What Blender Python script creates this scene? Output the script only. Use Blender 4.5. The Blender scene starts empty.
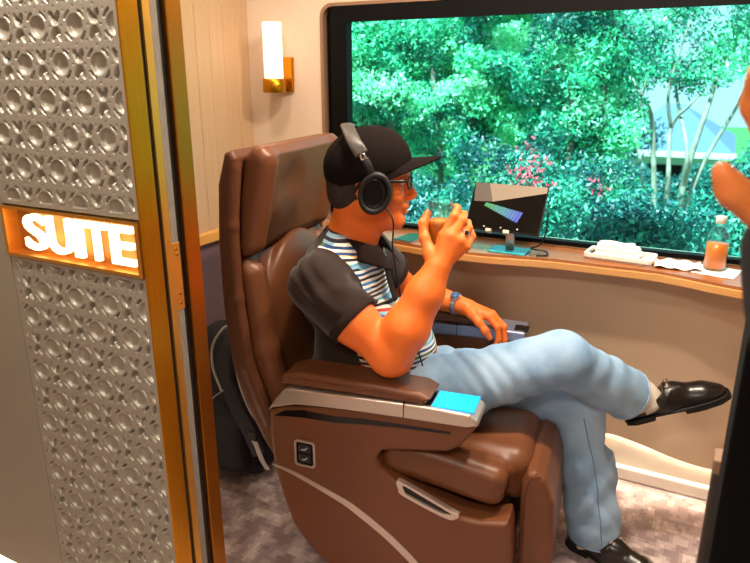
import bpy, bmesh, math, random
import numpy as np
import openvdb
from mathutils import Vector, Matrix, Euler

random.seed(7); rng = np.random.default_rng(7)
SC = bpy.context.scene
COL = SC.collection
R = math.radians
def lin(h):
    h = h.lstrip('#'); o = []
    for i in (0, 2, 4):
        c = int(h[i:i+2], 16) / 255
        o.append(c / 12.92 if c <= .04045 else ((c + .055) / 1.055) ** 2.4)
    return (*o, 1.0)

# ------------------------------------------------------------------ materials
MATS = {}
def mat(name, col, rough=.5, metal=0., spec=.5, emit=None, estr=0., bump=None, noise=None, coat=0., trans=0., ior=1.45, sss=0., sheen=0., aniso=0.):
    """bump=(scale,strength,dist[,stretch xyz]); noise=(scale, colour2, contrast)"""
    m = bpy.data.materials.new(name); m.use_nodes = True
    nt = m.node_tree; b = nt.nodes['Principled BSDF']
    c = lin(col) if isinstance(col, str) else (*col, 1.)
    b.inputs['Base Color'].default_value = c
    b.inputs['Roughness'].default_value = rough; b.inputs['Metallic'].default_value = metal
    b.inputs['Specular IOR Level'].default_value = spec
    b.inputs['Coat Weight'].default_value = coat
    b.inputs['Transmission Weight'].default_value = trans; b.inputs['IOR'].default_value = ior
    b.inputs['Sheen Weight'].default_value = sheen
    if aniso: b.inputs['Anisotropic'].default_value = aniso
    if sss:
        b.inputs['Subsurface Weight'].default_value = sss; b.inputs['Subsurface Radius'].default_value = (1., .35, .2); b.inputs['Subsurface Scale'].default_value = .008
    if emit:
        b.inputs['Emission Color'].default_value = lin(emit) if isinstance(emit, str) else (*emit, 1.); b.inputs['Emission Strength'].default_value = estr
    tc = nt.nodes.new('ShaderNodeTexCoord')
    def nz(scale, stretch=(1, 1, 1), detail=4):
        mp = nt.nodes.new('ShaderNodeMapping'); mp.inputs['Scale'].default_value = stretch
        nt.links.new(tc.outputs['Object'], mp.inputs['Vector'])
        n = nt.nodes.new('ShaderNodeTexNoise'); n.inputs['Scale'].default_value = scale; n.inputs['Detail'].default_value = detail
        nt.links.new(mp.outputs['Vector'], n.inputs['Vector']); return n
    if bump:
        n = nz(bump[0], bump[3] if len(bump) > 3 else (1, 1, 1))
        bp = nt.nodes.new('ShaderNodeBump'); bp.inputs['Strength'].default_value = bump[1]; bp.inputs['Distance'].default_value = bump[2]
        nt.links.new(n.outputs['Fac'], bp.inputs['Height']); nt.links.new(bp.outputs['Normal'], b.inputs['Normal'])
    if noise:
        n = nz(noise[0], noise[3] if len(noise) > 3 else (1, 1, 1))
        rp = nt.nodes.new('ShaderNodeValToRGB'); rp.color_ramp.elements[0].position = .5 - noise[2]; rp.color_ramp.elements[1].position = .5 + noise[2]
        rp.color_ramp.elements[0].color = c; rp.color_ramp.elements[1].color = lin(noise[1])
        nt.links.new(n.outputs['Fac'], rp.inputs['Fac']); nt.links.new(rp.outputs['Color'], b.inputs['Base Color'])
    MATS[name] = m
    return m

leather = mat('brown_leather', '#643a21', .40, spec=.45, bump=(420, .12, .002), noise=(3, '#6b3f25', .25))
leather_dark = mat('brown_shell', '#5b341f', .45, spec=.4, bump=(300, .05, .001))
thread = mat('stitching', '#5d301c', .7)
silver = mat('brushed_silver', '#cdbfb2', .33, metal=.75, noise=(40, '#c2b3a6', .3, (1, 12, 12)))
black_gloss = mat('black_gloss', '#0b0b0c', .18)
black_matte = mat('black_plastic', '#101011', .5)
screen_cyan = mat('cyan_screen', '#0a9fe8', .2, emit='#0aa8f0', estr=.75)
blue_silver = mat('blue_grey_metal', '#8b8fa8', .3, metal=.6)
grey_icon = mat('icon_grey', '#9a9a9a', .5)
skin = mat('skin', '#e4742c', .45, spec=.4, sss=.12, bump=(160, .12, .002), noise=(14, '#e26c2b', .3))
skin2 = mat('skin_foreground', '#d98443', .5, sss=.1, noise=(20, '#cf6f38', .3))
nail = mat('nail', '#e59a72', .3)
hair_m = mat('black_hair', '#15110f', .6, bump=(300, .6, .004, (1, 1, .2)), noise=(180, '#3a302b', .3))
cap_m = mat('cap_cloth', '#17100e', .9, spec=.1, bump=(900, .3, .0008))
jeans_m = mat('light_denim', '#6f8fb0', .85, spec=.15, bump=(420, .5, .0012, (1, 1, 1)), noise=(7, '#a3bdd6', .2))
seam_m = mat('denim_seam', '#5f7e9c', .85)
sock_m = mat('grey_sock', '#cdc2b6', .95, bump=(700, .4, .001, (1, 1, .2)))
shoe_m = mat('black_leather_shoe', '#17110f', .28, bump=(60, .15, .003), spec=.6)
sole_m = mat('shoe_sole', '#0c0a0a', .6)
chrome = mat('chrome', '#d9d6d2', .15, metal=1.)
gold = mat('brushed_gold', '#c98a1e', .3, metal=.95, noise=(30, '#b87a14', .3, (14, 14, .4)))
gold_pale = mat('pale_gold', '#d9a047', .35, metal=.9)
brass_dark = mat('brass_dark', '#a86a20', .32, metal=.95)
pile = mat('grey_pile', '#8d857c', .95, bump=(500, .9, .004, (1, 1, .15)), noise=(300, '#6e675f', .3, (1, 1, .1)))
panel_m = mat('taupe_metal', '#979083', .40, metal=.3, spec=.5)
plain_m = mat('smooth_taupe_metal', '#8f887c', .36, metal=.3, noise=(60, '#99917f', .3, (.3, 1, 30)))
beige = mat('beige_wall', '#d2bca8', .7, spec=.25, bump=(500, .06, .001))
beige_low = mat('tan_wall', '#cbb094', .6, spec=.3, bump=(500, .05, .001))
wood_pale = mat('pale_wood_board', '#bd9f7e', .6, noise=(9, '#b59572', .3, (8, 8, .35)), bump=(40, .08, .001, (8, 8, .3)))
grey_purple = mat('mauve_leather_wall', '#6c5a62', .6)
rail_m = mat('honey_wood_rail', '#d29a4e', .4)
sill_wood = mat('honey_wood', '#a8683a', .35, coat=.3, noise=(7, '#96572a', .3, (.6, 8, 8)))
sill_edge = mat('pale_wood_edge', '#cc9558', .35, coat=.3, noise=(10, '#c98f50', .3, (.6, 8, 8)))
frame_black = mat('black_frame', '#040404', .6, spec=.15)
frame_brown = mat('brown_reveal', '#8a6a52', .5)
white_p = mat('white_plastic', '#e8e2da', .45)
white_cloth = mat('white_cloth', '#f2ece4', .95, bump=(60, .5, .004))
paper = mat('white_paper', '#f4f1ec', .8)
white_base = mat('white_skirting', '#e3dace', .5)
ceiling_m = mat('ceiling_paint', '#d8cbbb', .8)
bag_m = mat('black_nylon', '#1d1c22', .75, bump=(250, .4, .002), noise=(9, '#201f26', .3))
bag_strap_m = mat('dark_grey_padding', '#302f36', .85, bump=(180, .6, .003))
piping_m = mat('pale_piping', '#b9b2ae', .7)
cyan_pad = mat('teal_pad', '#3fb2c4', .35)
juice = mat('orange_juice', '#ff8526', .2, sss=.3)
cable_m = mat('black_cable', '#0a0a0a', .5)
hp_metal = mat('headband_grey', '#423d39', .45)
dark_cloth = mat('black_sleeve', '#0b0a0c', .9, bump=(300, .4, .002))
trouser_cloth = mat('dark_trousers', '#121014', .9, bump=(300, .4, .002))
cove_led = mat('cove_led', '#fff2dc', .5, emit='#ffe8c8', estr=95.)
led_m = mat('cove_light', '#fff2dc', .5, emit='#ffe6bd', estr=6.)
letter_m = mat('lit_letters', '#fff1d8', .5, emit='#ffdca6', estr=4.2)
shade_m = mat('frosted_lamp_glass', '#fff4e6', .4, emit='#ffe3c2', estr=1.05)
lens_black = mat('glasses_frame', '#0c0a0a', .3)
bark = mat('pale_bark', '#a59c8e', .8, noise=(12, '#6f675a', .25))
bark_dark = mat('dark_bark', '#6a6156', .85)
roof_m = mat('grey_blue_roof', '#56657a', .7, noise=(8, '#4c5a70', .3, (1, 6, 1)))
house_m = mat('house_render', '#b9bab8', .8)
grass_m = mat('grass_ground', '#3e7a3a', .95, noise=(3, '#2a5a30', .3))
petal = mat('red_blossom', '#d84a5a', .7)
eye_white = mat('eye_white', '#e9dfd4', .3)
iris_m = mat('dark_iris', '#1c0f0a', .2)
lip_m = mat('lip', '#b8553a', .45)

def glass_mat(name, tint=(1, 1, 1), rough=0., ior=1.45):
    m = bpy.data.materials.new(name); m.use_nodes = True; nt = m.node_tree
    nt.nodes.clear(); o = nt.nodes.new('ShaderNodeOutputMaterial')
    t = nt.nodes.new('ShaderNodeBsdfTransparent'); t.inputs['Color'].default_value = (*tint, 1)
    g = nt.nodes.new('ShaderNodeBsdfGlossy'); g.inputs['Roughness'].default_value = rough
    f = nt.nodes.new('ShaderNodeMapRange'); lw = nt.nodes.new('ShaderNodeLayerWeight'); pw = nt.nodes.new('ShaderNodeMath'); pw.operation = 'POWER'; pw.inputs[1].default_value = 3.; nt.links.new(lw.outputs['Facing'], pw.inputs[0]); nt.links.new(pw.outputs[0], f.inputs[0]); f.inputs[3].default_value = (ior-1)**2/(ior+1)**2; f.inputs[4].default_value = min(.7, (ior-1)*1.6)
    x = nt.nodes.new('ShaderNodeMixShader')
    nt.links.new(f.outputs[0], x.inputs[0]); nt.links.new(t.outputs[0], x.inputs[1]); nt.links.new(g.outputs[0], x.inputs[2])
    nt.links.new(x.outputs[0], o.inputs['Surface']); return m
pane_m = glass_mat('tinted_window_glass', (.66, .96, .97), 0., 1.12)
drink_glass = glass_mat('clear_glass', (.83, .90, .91), .02, 1.6)
pet_m = glass_mat('clear_bottle_plastic', (.9, .96, .98), .05, 1.35)
lens_m = glass_mat('spectacle_lens', (.8, .85, .88), .02, 1.3)

def carpet_material():
    m = bpy.data.materials.new('mauve_block_carpet'); m.use_nodes = True; nt = m.node_tree; b = nt.nodes['Principled BSDF']
    tc = nt.nodes.new('ShaderNodeTexCoord')
    sn = nt.nodes.new('ShaderNodeVectorMath'); sn.operation = 'SNAP'; sn.inputs[1].default_value = (.011, .018, 1)
    nt.links.new(tc.outputs['Object'], sn.inputs[0])
    n1 = nt.nodes.new('ShaderNodeTexNoise'); n1.inputs['Scale'].default_value = 17; n1.inputs['Detail'].default_value = 3
    nt.links.new(sn.outputs[0], n1.inputs['Vector'])
    rp = nt.nodes.new('ShaderNodeValToRGB'); rp.color_ramp.interpolation = 'CONSTANT'
    e = rp.color_ramp.elements; e[0].position = 0; e[0].color = lin('#9a8787'); e[1].position = .45; e[1].color = lin('#ae9b9a')
    for p, c in ((.53, '#c2b0ae'), (.6, '#d4c4c0')):
        k = e.new(p); k.color = lin(c)
    nt.links.new(n1.outputs['Fac'], rp.inputs['Fac'])
    n2 = nt.nodes.new('ShaderNodeTexNoise'); n2.inputs['Scale'].default_value = 320
    nt.links.new(tc.outputs['Object'], n2.inputs['Vector'])
    mx = nt.nodes.new('ShaderNodeMix'); mx.data_type = 'RGBA'; mx.blend_type = 'OVERLAY'; mx.inputs[0].default_value = .45
    nt.links.new(rp.outputs[0], mx.inputs[6]); nt.links.new(n2.outputs['Color'], mx.inputs[7])
    nt.links.new(mx.outputs[2], b.inputs['Base Color'])
    bp = nt.nodes.new('ShaderNodeBump'); bp.inputs['Strength'].default_value = .6; bp.inputs['Distance'].default_value = .004
    nt.links.new(n2.outputs['Fac'], bp.inputs['Height']); nt.links.new(bp.outputs[0], b.inputs['Normal'])
    b.inputs['Roughness'].default_value = .95; b.inputs['Specular IOR Level'].default_value = .15
    return m
carpet_m = carpet_material()

def leaf_material(name, stops, transl=.35):
    m = bpy.data.materials.new(name); m.use_nodes = True; nt = m.node_tree; nt.nodes.clear()
    o = nt.nodes.new('ShaderNodeOutputMaterial')
    at_ = nt.nodes.new('ShaderNodeAttribute'); at_.attribute_name = 'tone'
    rp = nt.nodes.new('ShaderNodeValToRGB'); e = rp.color_ramp.elements
    e[0].position = stops[0][0]; e[0].color = lin(stops[0][1]); e[1].position = stops[-1][0]; e[1].color = lin(stops[-1][1])
    for p, c in stops[1:-1]:
        k = e.new(p); k.color = lin(c)
    nt.links.new(at_.outputs['Fac'], rp.inputs['Fac'])
    d = nt.nodes.new('ShaderNodeBsdfDiffuse'); t = nt.nodes.new('ShaderNodeBsdfTranslucent')
    g = nt.nodes.new('ShaderNodeBsdfGlossy'); g.inputs['Roughness'].default_value = .45
    nt.links.new(rp.outputs[0], d.inputs['Color']); nt.links.new(rp.outputs[0], t.inputs['Color'])
    x = nt.nodes.new('ShaderNodeMixShader'); x.inputs[0].default_value = transl
    nt.links.new(d.outputs[0], x.inputs[1]); nt.links.new(t.outputs[0], x.inputs[2])
    y = nt.nodes.new('ShaderNodeMixShader'); y.inputs[0].default_value = .06
    nt.links.new(x.outputs[0], y.inputs[1]); nt.links.new(g.outputs[0], y.inputs[2])
    nt.links.new(y.outputs[0], o.inputs['Surface']); return m
leaf_green = leaf_material('leaf_green', [(0, '#084f48'), (.25, '#15806a'), (.5, '#34bd86'), (.75, '#74e4a6'), (1, '#c2f7d2')])
leaf_teal = leaf_material('leaf_teal', [(0, '#0a4a52'), (.4, '#167066'), (.75, '#2f9c80'), (1, '#78d0ac')])

# ------------------------------------------------------------------ objects
def tag(o, label=None, cat=None, group=None, kind=None):
    if label: o['label'] = label
    if cat: o['category'] = cat
    if group: o['group'] = group
    if kind: o['kind'] = kind
    return o
def link(o, parent=None):
    COL.objects.link(o)
    if parent is not None: o.parent = parent
    return o
def empty(name, label, cat, loc=(0, 0, 0), rz=0., group=None):
    o = bpy.data.objects.new(name, None); o.empty_display_size = .05
    link(o); o.location = loc; o.rotation_euler = (0, 0, rz)
    return tag(o, label, cat, group)
def from_bm(name, bm, m, parent=None, smooth=False, off=(0, 0, 0)):
    if off != (0, 0, 0): bmesh.ops.translate(bm, verts=bm.verts, vec=-Vector(off))
    me = bpy.data.meshes.new(name); bm.to_mesh(me); bm.free()
    for x in (m if isinstance(m, (list, tuple)) else [m]): me.materials.append(x)
    if smooth: me.polygons.foreach_set('use_smooth', [True] * len(me.polygons))
    return link(bpy.data.objects.new(name, me), parent)
def from_arrays(name, v, faces, m, parent=None, smooth=True, off=(0, 0, 0)):
    v = np.asarray(v, dtype=np.float64) - np.array(off)
    me = bpy.data.meshes.new(name)
    if isinstance(faces, np.ndarray):
        k = faces.shape[1]; n = len(faces)
        me.vertices.add(len(v)); me.vertices.foreach_set('co', v.astype(np.float32).ravel())
        me.loops.add(n * k); me.loops.foreach_set('vertex_index', faces.astype(np.int32).ravel())
        me.polygons.add(n); me.polygons.foreach_set('loop_start', np.arange(n, dtype=np.int32) * k)
        me.polygons.foreach_set('loop_total', np.full(n, k, dtype=np.int32))
        me.update(calc_edges=True)
    else:
        me.from_pydata([tuple(p) for p in v], [], faces)
    me.validate()
    if smooth: me.polygons.foreach_set('use_smooth', [True] * len(me.polygons))
    for x in (m if isinstance(m, (list, tuple)) else [m]): me.materials.append(x)
    return link(bpy.data.objects.new(name, me), parent)

# ---- bmesh shape adders
def add_box(bm, c, s, rot=None, bev=0., seg=2):
    r = bmesh.ops.create_cube(bm, size=1.); vs = r['verts']
    M = Matrix.Translation(c) @ (rot.to_4x4() if rot else Matrix.Identity(4)) @ Matrix.Diagonal((*s, 1))
    bmesh.ops.transform(bm, matrix=M, verts=vs)
    if bev:
        es = list({e for v in vs for e in v.link_edges})
        bmesh.ops.bevel(bm, geom=es, offset=bev, segments=seg, profile=.5, affect='EDGES')
def box(name, c, s, m, parent=None, bev=0., rot=None, off=(0, 0, 0), seg=2):
    bm = bmesh.new(); add_box(bm, c, s, rot, bev, seg); return from_bm(name, bm, m, parent, False, off)
def span(x0, x1, y0, y1, z0, z1): return ((x0+x1)/2, (y0+y1)/2, (z0+z1)/2), (abs(x1-x0), abs(y1-y0), abs(z1-z0))
def frame_of(d):
    d = d.normalized(); u = d.cross(Vector((0, 0, 1)))
    if u.length < 1e-3: u = d.cross(Vector((0, 1, 0)))
    u.normalize(); return u, d.cross(u).normalized()
def spline(pts, n=8, closed=False):
    P = [Vector(p) for p in pts]; out = []; N = len(P)
    for i in range(N if closed else N - 1):
        p0 = P[(i-1) % N] if (closed or i > 0) else P[0]*2 - P[1]
        p1 = P[i]; p2 = P[(i+1) % N]
        p3 = P[(i+2) % N] if (closed or i < N-2) else p2*2 - p1
        for k in range(n):
            t = k / n
            out.append(.5*((2*p1)+(p2-p0)*t+(2*p0-5*p1+4*p2-p3)*t*t+(3*p1-p0-3*p2+p3)*t**3))
    if not closed: out.append(P[-1])
    return out
def add_tube(bm, pts, r, seg=8, flat=1., caps=True, up=None):
    pts = [Vector(p) for p in pts]; n = len(pts); rings = []
    rr = r if hasattr(r, '__len__') else [r]*n
    u = None
    for i, p in enumerate(pts):
        d = (pts[min(i+1, n-1)] - pts[max(i-1, 0)]).normalized()
        if up is not None: u = Vector(up) - d*Vector(up).dot(d); u.normalize()
        elif u is None: u = frame_of(d)[0]
        else: u = (u - d*u.dot(d)).normalized()
        w = d.cross(u)
        rings.append([bm.verts.new(p + (u*math.cos(2*math.pi*k/seg) + w*math.sin(2*math.pi*k/seg)*flat)*rr[i]) for k in range(seg)])
    for i in range(n-1):
        for k in range(seg): bm.faces.new((rings[i][k], rings[i][(k+1) % seg], rings[i+1][(k+1) % seg], rings[i+1][k]))
    if caps: bm.faces.new(rings[0][::-1]); bm.faces.new(rings[-1])
def tube(name, pts, r, m, parent=None, seg=8, flat=1., off=(0, 0, 0), up=None):
    bm = bmesh.new(); add_tube(bm, pts, r, seg, flat, True, up); return from_bm(name, bm, m, parent, True, off)
def add_lathe(bm, prof, c=(0, 0, 0), seg=32, rot=None):
    rings = []; M = Matrix.Translation(c) @ (rot.to_4x4() if rot else Matrix.Identity(4))
    for (r, z) in prof:
        if r < 1e-6: rings.append([bm.verts.new(M @ Vector((0, 0, z)))])
        else: rings.append([bm.verts.new(M @ Vector((r*math.cos(2*math.pi*k/seg), r*math.sin(2*math.pi*k/seg), z))) for k in range(seg)])
    for a, b in zip(rings, rings[1:]):
        if len(a) == 1 and len(b) == 1: continue
        for k in range(seg):
            j = (k+1) % seg
            if len(a) == 1: bm.faces.new((a[0], b[k], b[j]))
            elif len(b) == 1: bm.faces.new((a[k], a[j], b[0]))
            else: bm.faces.new((a[k], a[j], b[j], b[k]))
def lathe(name, prof, m, parent=None, c=(0, 0, 0), seg=32, rot=None, smooth=True, off=(0, 0, 0)):
    bm = bmesh.new(); add_lathe(bm, prof, c, seg, rot); bmesh.ops.recalc_face_normals(bm, faces=bm.faces)
    return from_bm(name, bm, m, parent, smooth, off)
def prism(name, out, d0, d1, m, parent=None, axis='y', holes=(), bev=0., off=(0, 0, 0)):
    """outline in the plane across `axis` ((x,z) for y, (x,y) for z), pushed from d0 to d1; one outer ring with at most one hole ring"""
    bm = bmesh.new()
    def mk(p, d): return bm.verts.new((p[0], d, p[1]) if axis == 'y' else ((p[0], p[1], d) if axis == 'z' else (d, p[0], p[1])))
    rings = [out, *holes]; lay = []
    for r in rings: lay.append(([mk(p, d0) for p in r], [mk(p, d1) for p in r]))
    for A, B in lay:
        n = len(A)
        for k in range(n): bm.faces.new((A[k], A[(k+1) % n], B[(k+1) % n], B[k]))
    if not holes:
        bm.faces.new(lay[0][0]); bm.faces.new(lay[0][1][::-1])
    else:
        for s in (0, 1):
            a, h = lay[0][s], lay[1][s]; n = len(a)
            for k in range(n): bm.faces.new((a[k], a[(k+1) % n], h[(k+1) % n], h[k]))   # rings of equal length
    bmesh.ops.recalc_face_normals(bm, faces=bm.faces)
    if bev:
        es = [e for e in bm.edges if e.calc_face_angle(0) > .9]
        bmesh.ops.bevel(bm, geom=es, offset=bev, segments=2, profile=.5, affect='EDGES')
    return from_bm(name, bm, m, parent, False, off)
def rrect(x0, x1, z0, z1, r, n=8):
    o = []
    for cx, cz, a0 in ((x1-r, z0+r, -90), (x1-r, z1-r, 0), (x0+r, z1-r, 90), (x0+r, z0+r, 180)):
        for k in range(n+1):
            a = R(a0 + 90*k/n); o.append((cx+r*math.cos(a), cz+r*math.sin(a)))
    return o

# ---- signed-distance modelling: soft leather, clothes and bodies grown on a grid, then meshed
class Field:
    def __init__(s, lo, hi, h):
        s.lo = np.array(lo, float); s.h = h
        s.n = np.ceil((np.array(hi) - s.lo)/h).astype(int) + 1
        s.A = np.ones(s.n, np.float32)
        s.ax = [s.lo[i] + h*np.arange(s.n[i]) for i in range(3)]
    def reg(s, lo, hi):
        i0 = np.clip(np.floor((np.array(lo) - s.lo)/s.h).astype(int), 0, s.n-1); i1 = np.clip(np.ceil((np.array(hi) - s.lo)/s.h).astype(int)+1, 1, s.n)
        sl = tuple(slice(a, b) for a, b in zip(i0, i1))
        return sl, s.ax[0][sl[0]][:, None, None], s.ax[1][sl[1]][None, :, None], s.ax[2][sl[2]][None, None, :]
    def put(s, fn, lo, hi, k=0., op='u'):
        m = k + 4*s.h
        sl, X, Y, Z = s.reg(np.array(lo)-m, np.array(hi)+m)
        d = fn(X, Y, Z).astype(np.float32); A = s.A[sl]
        if op == 'u':
            if k > 0:
                h = np.clip(.5+.5*(A-d)/k, 0, 1); s.A[sl] = A*(1-h)+d*h - k*h*(1-h)
            else: s.A[sl] = np.minimum(A, d)
        else:   # carve d out
            if k > 0:
                h = np.clip(.5-.5*(A+d)/k, 0, 1); s.A[sl] = A*(1-h)-d*h + k*h*(1-h)
            else: s.A[sl] = np.maximum(A, -d)
    def cone(s, p, q, r1, r2, k=.02, op='u'):
        p = np.array(p, float); q = np.array(q, float); v = q-p; L2 = v@v+1e-12; r = max(r1, r2)
        def fn(X, Y, Z):
            x, y, z = X-p[0], Y-p[1], Z-p[2]; t = np.clip((x*v[0]+y*v[1]+z*v[2])/L2, 0, 1)
            return np.sqrt((x-t*v[0])**2+(y-t*v[1])**2+(z-t*v[2])**2) - (r1+(r2-r1)*t)
        s.put(fn, np.minimum(p, q)-r, np.maximum(p, q)+r, k, op)
    def chain(s, pts, rs, k=.012):
        for a, b, ra, rb in zip(pts, pts[1:], rs, rs[1:]): s.cone(a, b, ra, rb, k)
    def ell(s, c, rad, k=.02, op='u', rot=None):
        c = np.array(c, float); rad = np.array(rad, float); M = np.eye(3) if rot is None else np.array(rot)
        def fn(X, Y, Z):
            x, y, z = X-c[0], Y-c[1], Z-c[2]
            u = [M[0, i]*x+M[1, i]*y+M[2, i]*z for i in range(3)]
            k0 = np.sqrt(sum((u[i]/rad[i])**2 for i in range(3)))+1e-9; k1 = np.sqrt(sum((u[i]/rad[i]**2)**2 for i in range(3)))+1e-9
            return k0*(k0-1)/k1
        e = rad if rot is None else np.full(3, rad.max())
        s.put(fn, c-e, c+e, k, op)
    def rbox(s, c, half, r, k=0., op='u', rot=None):
        c = np.array(c, float); half = np.array(half, float); M = np.eye(3) if rot is None else np.array(rot)
        def fn(X, Y, Z):
            x, y, z = X-c[0], Y-c[1], Z-c[2]
            q = [np.abs(M[0, i]*x+M[1, i]*y+M[2, i]*z)-(half[i]-r) for i in range(3)]
            return np.sqrt(sum(np.maximum(a, 0)**2 for a in q)) + np.minimum(np.maximum(np.maximum(q[0], q[1]), q[2]), 0) - r
        e = half if rot is None else np.full(3, np.linalg.norm(half))
        s.put(fn, c-e, c+e, k, op)
    def poly(s, pts, y0, y1, r, k=0., op='u'):
        """outline in (x,z) pushed along y, every edge rounded by r"""
        P = np.array(pts, float)
        def fn(X, Y, Z):
            x = X[:, :, 0]; z = Z[0, 0, :][None, :]
            d2 = np.full((x.shape[0], z.shape[1]), 1e9); ins = np.zeros_like(d2, bool)
            for i in range(len(P)):
                a = P[i-1]; b = P[i]; e = b-a
                wx, wz = x-a[0], z-a[1]; t = np.clip((wx*e[0]+wz*e[1])/(e@e+1e-12), 0, 1)
                d2 = np.minimum(d2, (wx-t*e[0])**2+(wz-t*e[1])**2)
                c1 = (z >= a[1]) != (z >= b[1])
                ins ^= c1 & (x < (b[0]-a[0])*(z-a[1])/((b[1]-a[1]) if abs(b[1]-a[1]) > 1e-9 else 1e-9)+a[0])
            d = np.sqrt(d2); d = np.where(ins, -d, d)[:, None, :] + r
            w = np.abs(Y-(y0+y1)/2) - ((y1-y0)/2 - r)
            return np.sqrt(np.maximum(d, 0)**2+np.maximum(w, 0)**2)+np.minimum(np.maximum(d, w), 0) - r
        s.put(fn, (P[:, 0].min(), y0, P[:, 1].min()), (P[:, 0].max(), y1, P[:, 1].max()), k, op)
    def plane(s, p, n, k=0.):
        """cut away what lies on the n side of the plane through p"""
        p = np.array(p, float); n = np.array(n, float); n /= np.linalg.norm(n)
        d = (s.ax[0][:, None, None]-p[0])*n[0]+(s.ax[1][None, :, None]-p[1])*n[1]+(s.ax[2][None, None, :]-p[2])*n[2]
        s.A = np.maximum(s.A, d.astype(np.float32))
    def warp(s, fn):
        X, Y, Z = s.ax[0][:, None, None], s.ax[1][None, :, None], s.ax[2][None, None, :]
        s.A += fn(X, Y, Z).astype(np.float32)
    def arrays(s):
        g = openvdb.FloatGrid(1.0); g.copyFromArray(s.A)
        v, q = g.convertToQuads(0.0)
        v = v*s.h + s.lo; q = np.asarray(q)
        a, b, c, d = (v[q[:, i]] for i in range(4))
        vol = (np.cross(a, b)*c).sum() + (np.cross(a, c)*d).sum()
        if vol < 0: q = q[:, ::-1]
        return v, q
    def mesh(s, name, m, parent=None, off=(0, 0, 0)):
        v, q = s.arrays(); return from_arrays(name, v, q.copy(), m, parent, True, off)
def rotz(a): c, s = math.cos(a), math.sin(a); return np.array([[c, -s, 0], [s, c, 0], [0, 0, 1]])
def roty(a): c, s = math.cos(a), math.sin(a); return np.array([[c, 0, s], [0, 1, 0], [-s, 0, c]])
def rotx(a): c, s = math.cos(a), math.sin(a); return np.array([[1, 0, 0], [0, c, -s], [0, s, c]])

# ------------------------------------------------------------------ camera (origin of the plan is the floor below the lens)
CAMR = np.array([[.88573991, .13469931, -.44420818], [.46417659, -.26159105, .84623296], [-.00221388, -.95573334, -.2942259]])
F_PX, CX, CY, EYE = 664.5, 375., 281.5, Vector((0, 0, 1.40))
cd = bpy.data.cameras.new('camera'); cam = bpy.data.objects.new('camera', cd); COL.objects.link(cam)
cam.matrix_world = Matrix.Translation(EYE) @ Matrix([[CAMR[i, 0], -CAMR[i, 1], -CAMR[i, 2]] for i in range(3)]).to_4x4()
cd.sensor_width = 36; cd.lens = F_PX/750*36; cd.clip_start = .05; cd.clip_end = 300
cd.dof.use_dof = True; cd.dof.focus_distance = 1.75; cd.dof.aperture_fstop = 5.6
SC.camera = cam
def at(u, v, y):
    d = CAMR @ np.array([u-CX, v-CY, F_PX]); t = y/d[1]; return Vector((t*d[0], y, EYE.z+t*d[2]))

# ------------------------------------------------------------------ room shell
D = 2.30           # the window wall
CEIL = 2.22
S = 'structure'
tag(box('floor', *span(-3.4, 2.4, -1.6, 2.45, -.08, 0), carpet_m), kind=S)
tag(box('ceiling', *span(-3.4, 2.4, -1.6, 2.45, CEIL, CEIL+.1), ceiling_m), kind=S)
# window wall with a rounded opening
WX0, WX1, WZ0, WZ1 = -1.44, .62, .832, 1.665
def ring_to_rect(r, X0, X1, Z0, Z1):
    cx, cz = (X0+X1)/2, (Z0+Z1)/2; mx, mz = (WX0+WX1)/2, (WZ0+WZ1)/2; out = []
    n = len(r)//4
    for i, (cxx, czz) in enumerate(((X1, Z0), (X1, Z1), (X0, Z1), (X0, Z0))):
        for k in range(n): out.append((cxx, czz))
    return out
def wall_with_hole():
    bm = bmesh.new(); r = rrect(WX0, WX1, WZ0, WZ1, .05, 8); n = len(r)
    X0, X1, Z0, Z1 = -1.86, 2.4, 0, CEIL
    outer = []
    for (x, z) in r:       # push each ring point out to the wall's edge, corners square
        if x < WX0+.051 and z < WZ0+.051: p = (X0, Z0)
        elif x > WX1-.051 and z < WZ0+.051: p = (X1, Z0)
        elif x > WX1-.051 and z > WZ1-.051: p = (X1, Z1)
        else: p = (X0, Z1)
        outer.append(p)
    for y, fl in ((D, False), (D+.13, True)):
        a = [bm.verts.new((x, y, z)) for x, z in r]
        cs = {p: bm.verts.new((p[0], y, p[1])) for p in set(outer)}
        for k in range(n):
            j = (k+1) % n; p, q = cs[outer[k]], cs[outer[j]]
            f = (a[k], a[j], q) if p is q else (a[k], a[j], q, p)
            bm.faces.new(f if fl else f[::-1])
        if not fl: front = a
        else:
            for k in range(n): bm.faces.new((front[k], front[(k+1) % n], a[(k+1) % n], a[k]))
    bmesh.ops.recalc_face_normals(bm, faces=bm.faces)
    o = from_bm('wall_back', bm, beige); return tag(o, kind=S)
wb = wall_with_hole()
# lower tan wainscot under the sill, a thin skin on the wall
wave = [(p.x, p.z) for p in spline([(-1.785, 0, .15), (-1.4, 0, .14), (-1.0, 0, .165), (-.62, 0, .150), (-.40, 0, .172), (-.265, 0, .181), (-.186, 0, .177), (-.102, 0, .161), (-.003, 0, .141), (.12, 0, .135), (.4, 0, .16), (.8, 0, .145), (1.3, 0, .16)], 6)]
tag(prism('wall_panel', wave+[(1.3, .80), (-1.785, .80)], D-.048, D-.018, beige_low), kind=S)
tag(box('wall_cove', *span(-1.785, 2.4, D-.010, D, .04, .24), mat('cream_cove', '#efe6d8', .6)), kind=S)
tag(prism('trim_2', [(x_, z_+.004) for x_, z_ in wave]+[(x_, z_+.012) for x_, z_ in wave[::-1]], D-.018, D-.011, cove_led), kind=S)
tag(box('baseboard_back', *span(-1.785, 2.4, D-.03, D, 0, .050), white_base, bev=.006), kind=S)
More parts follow.
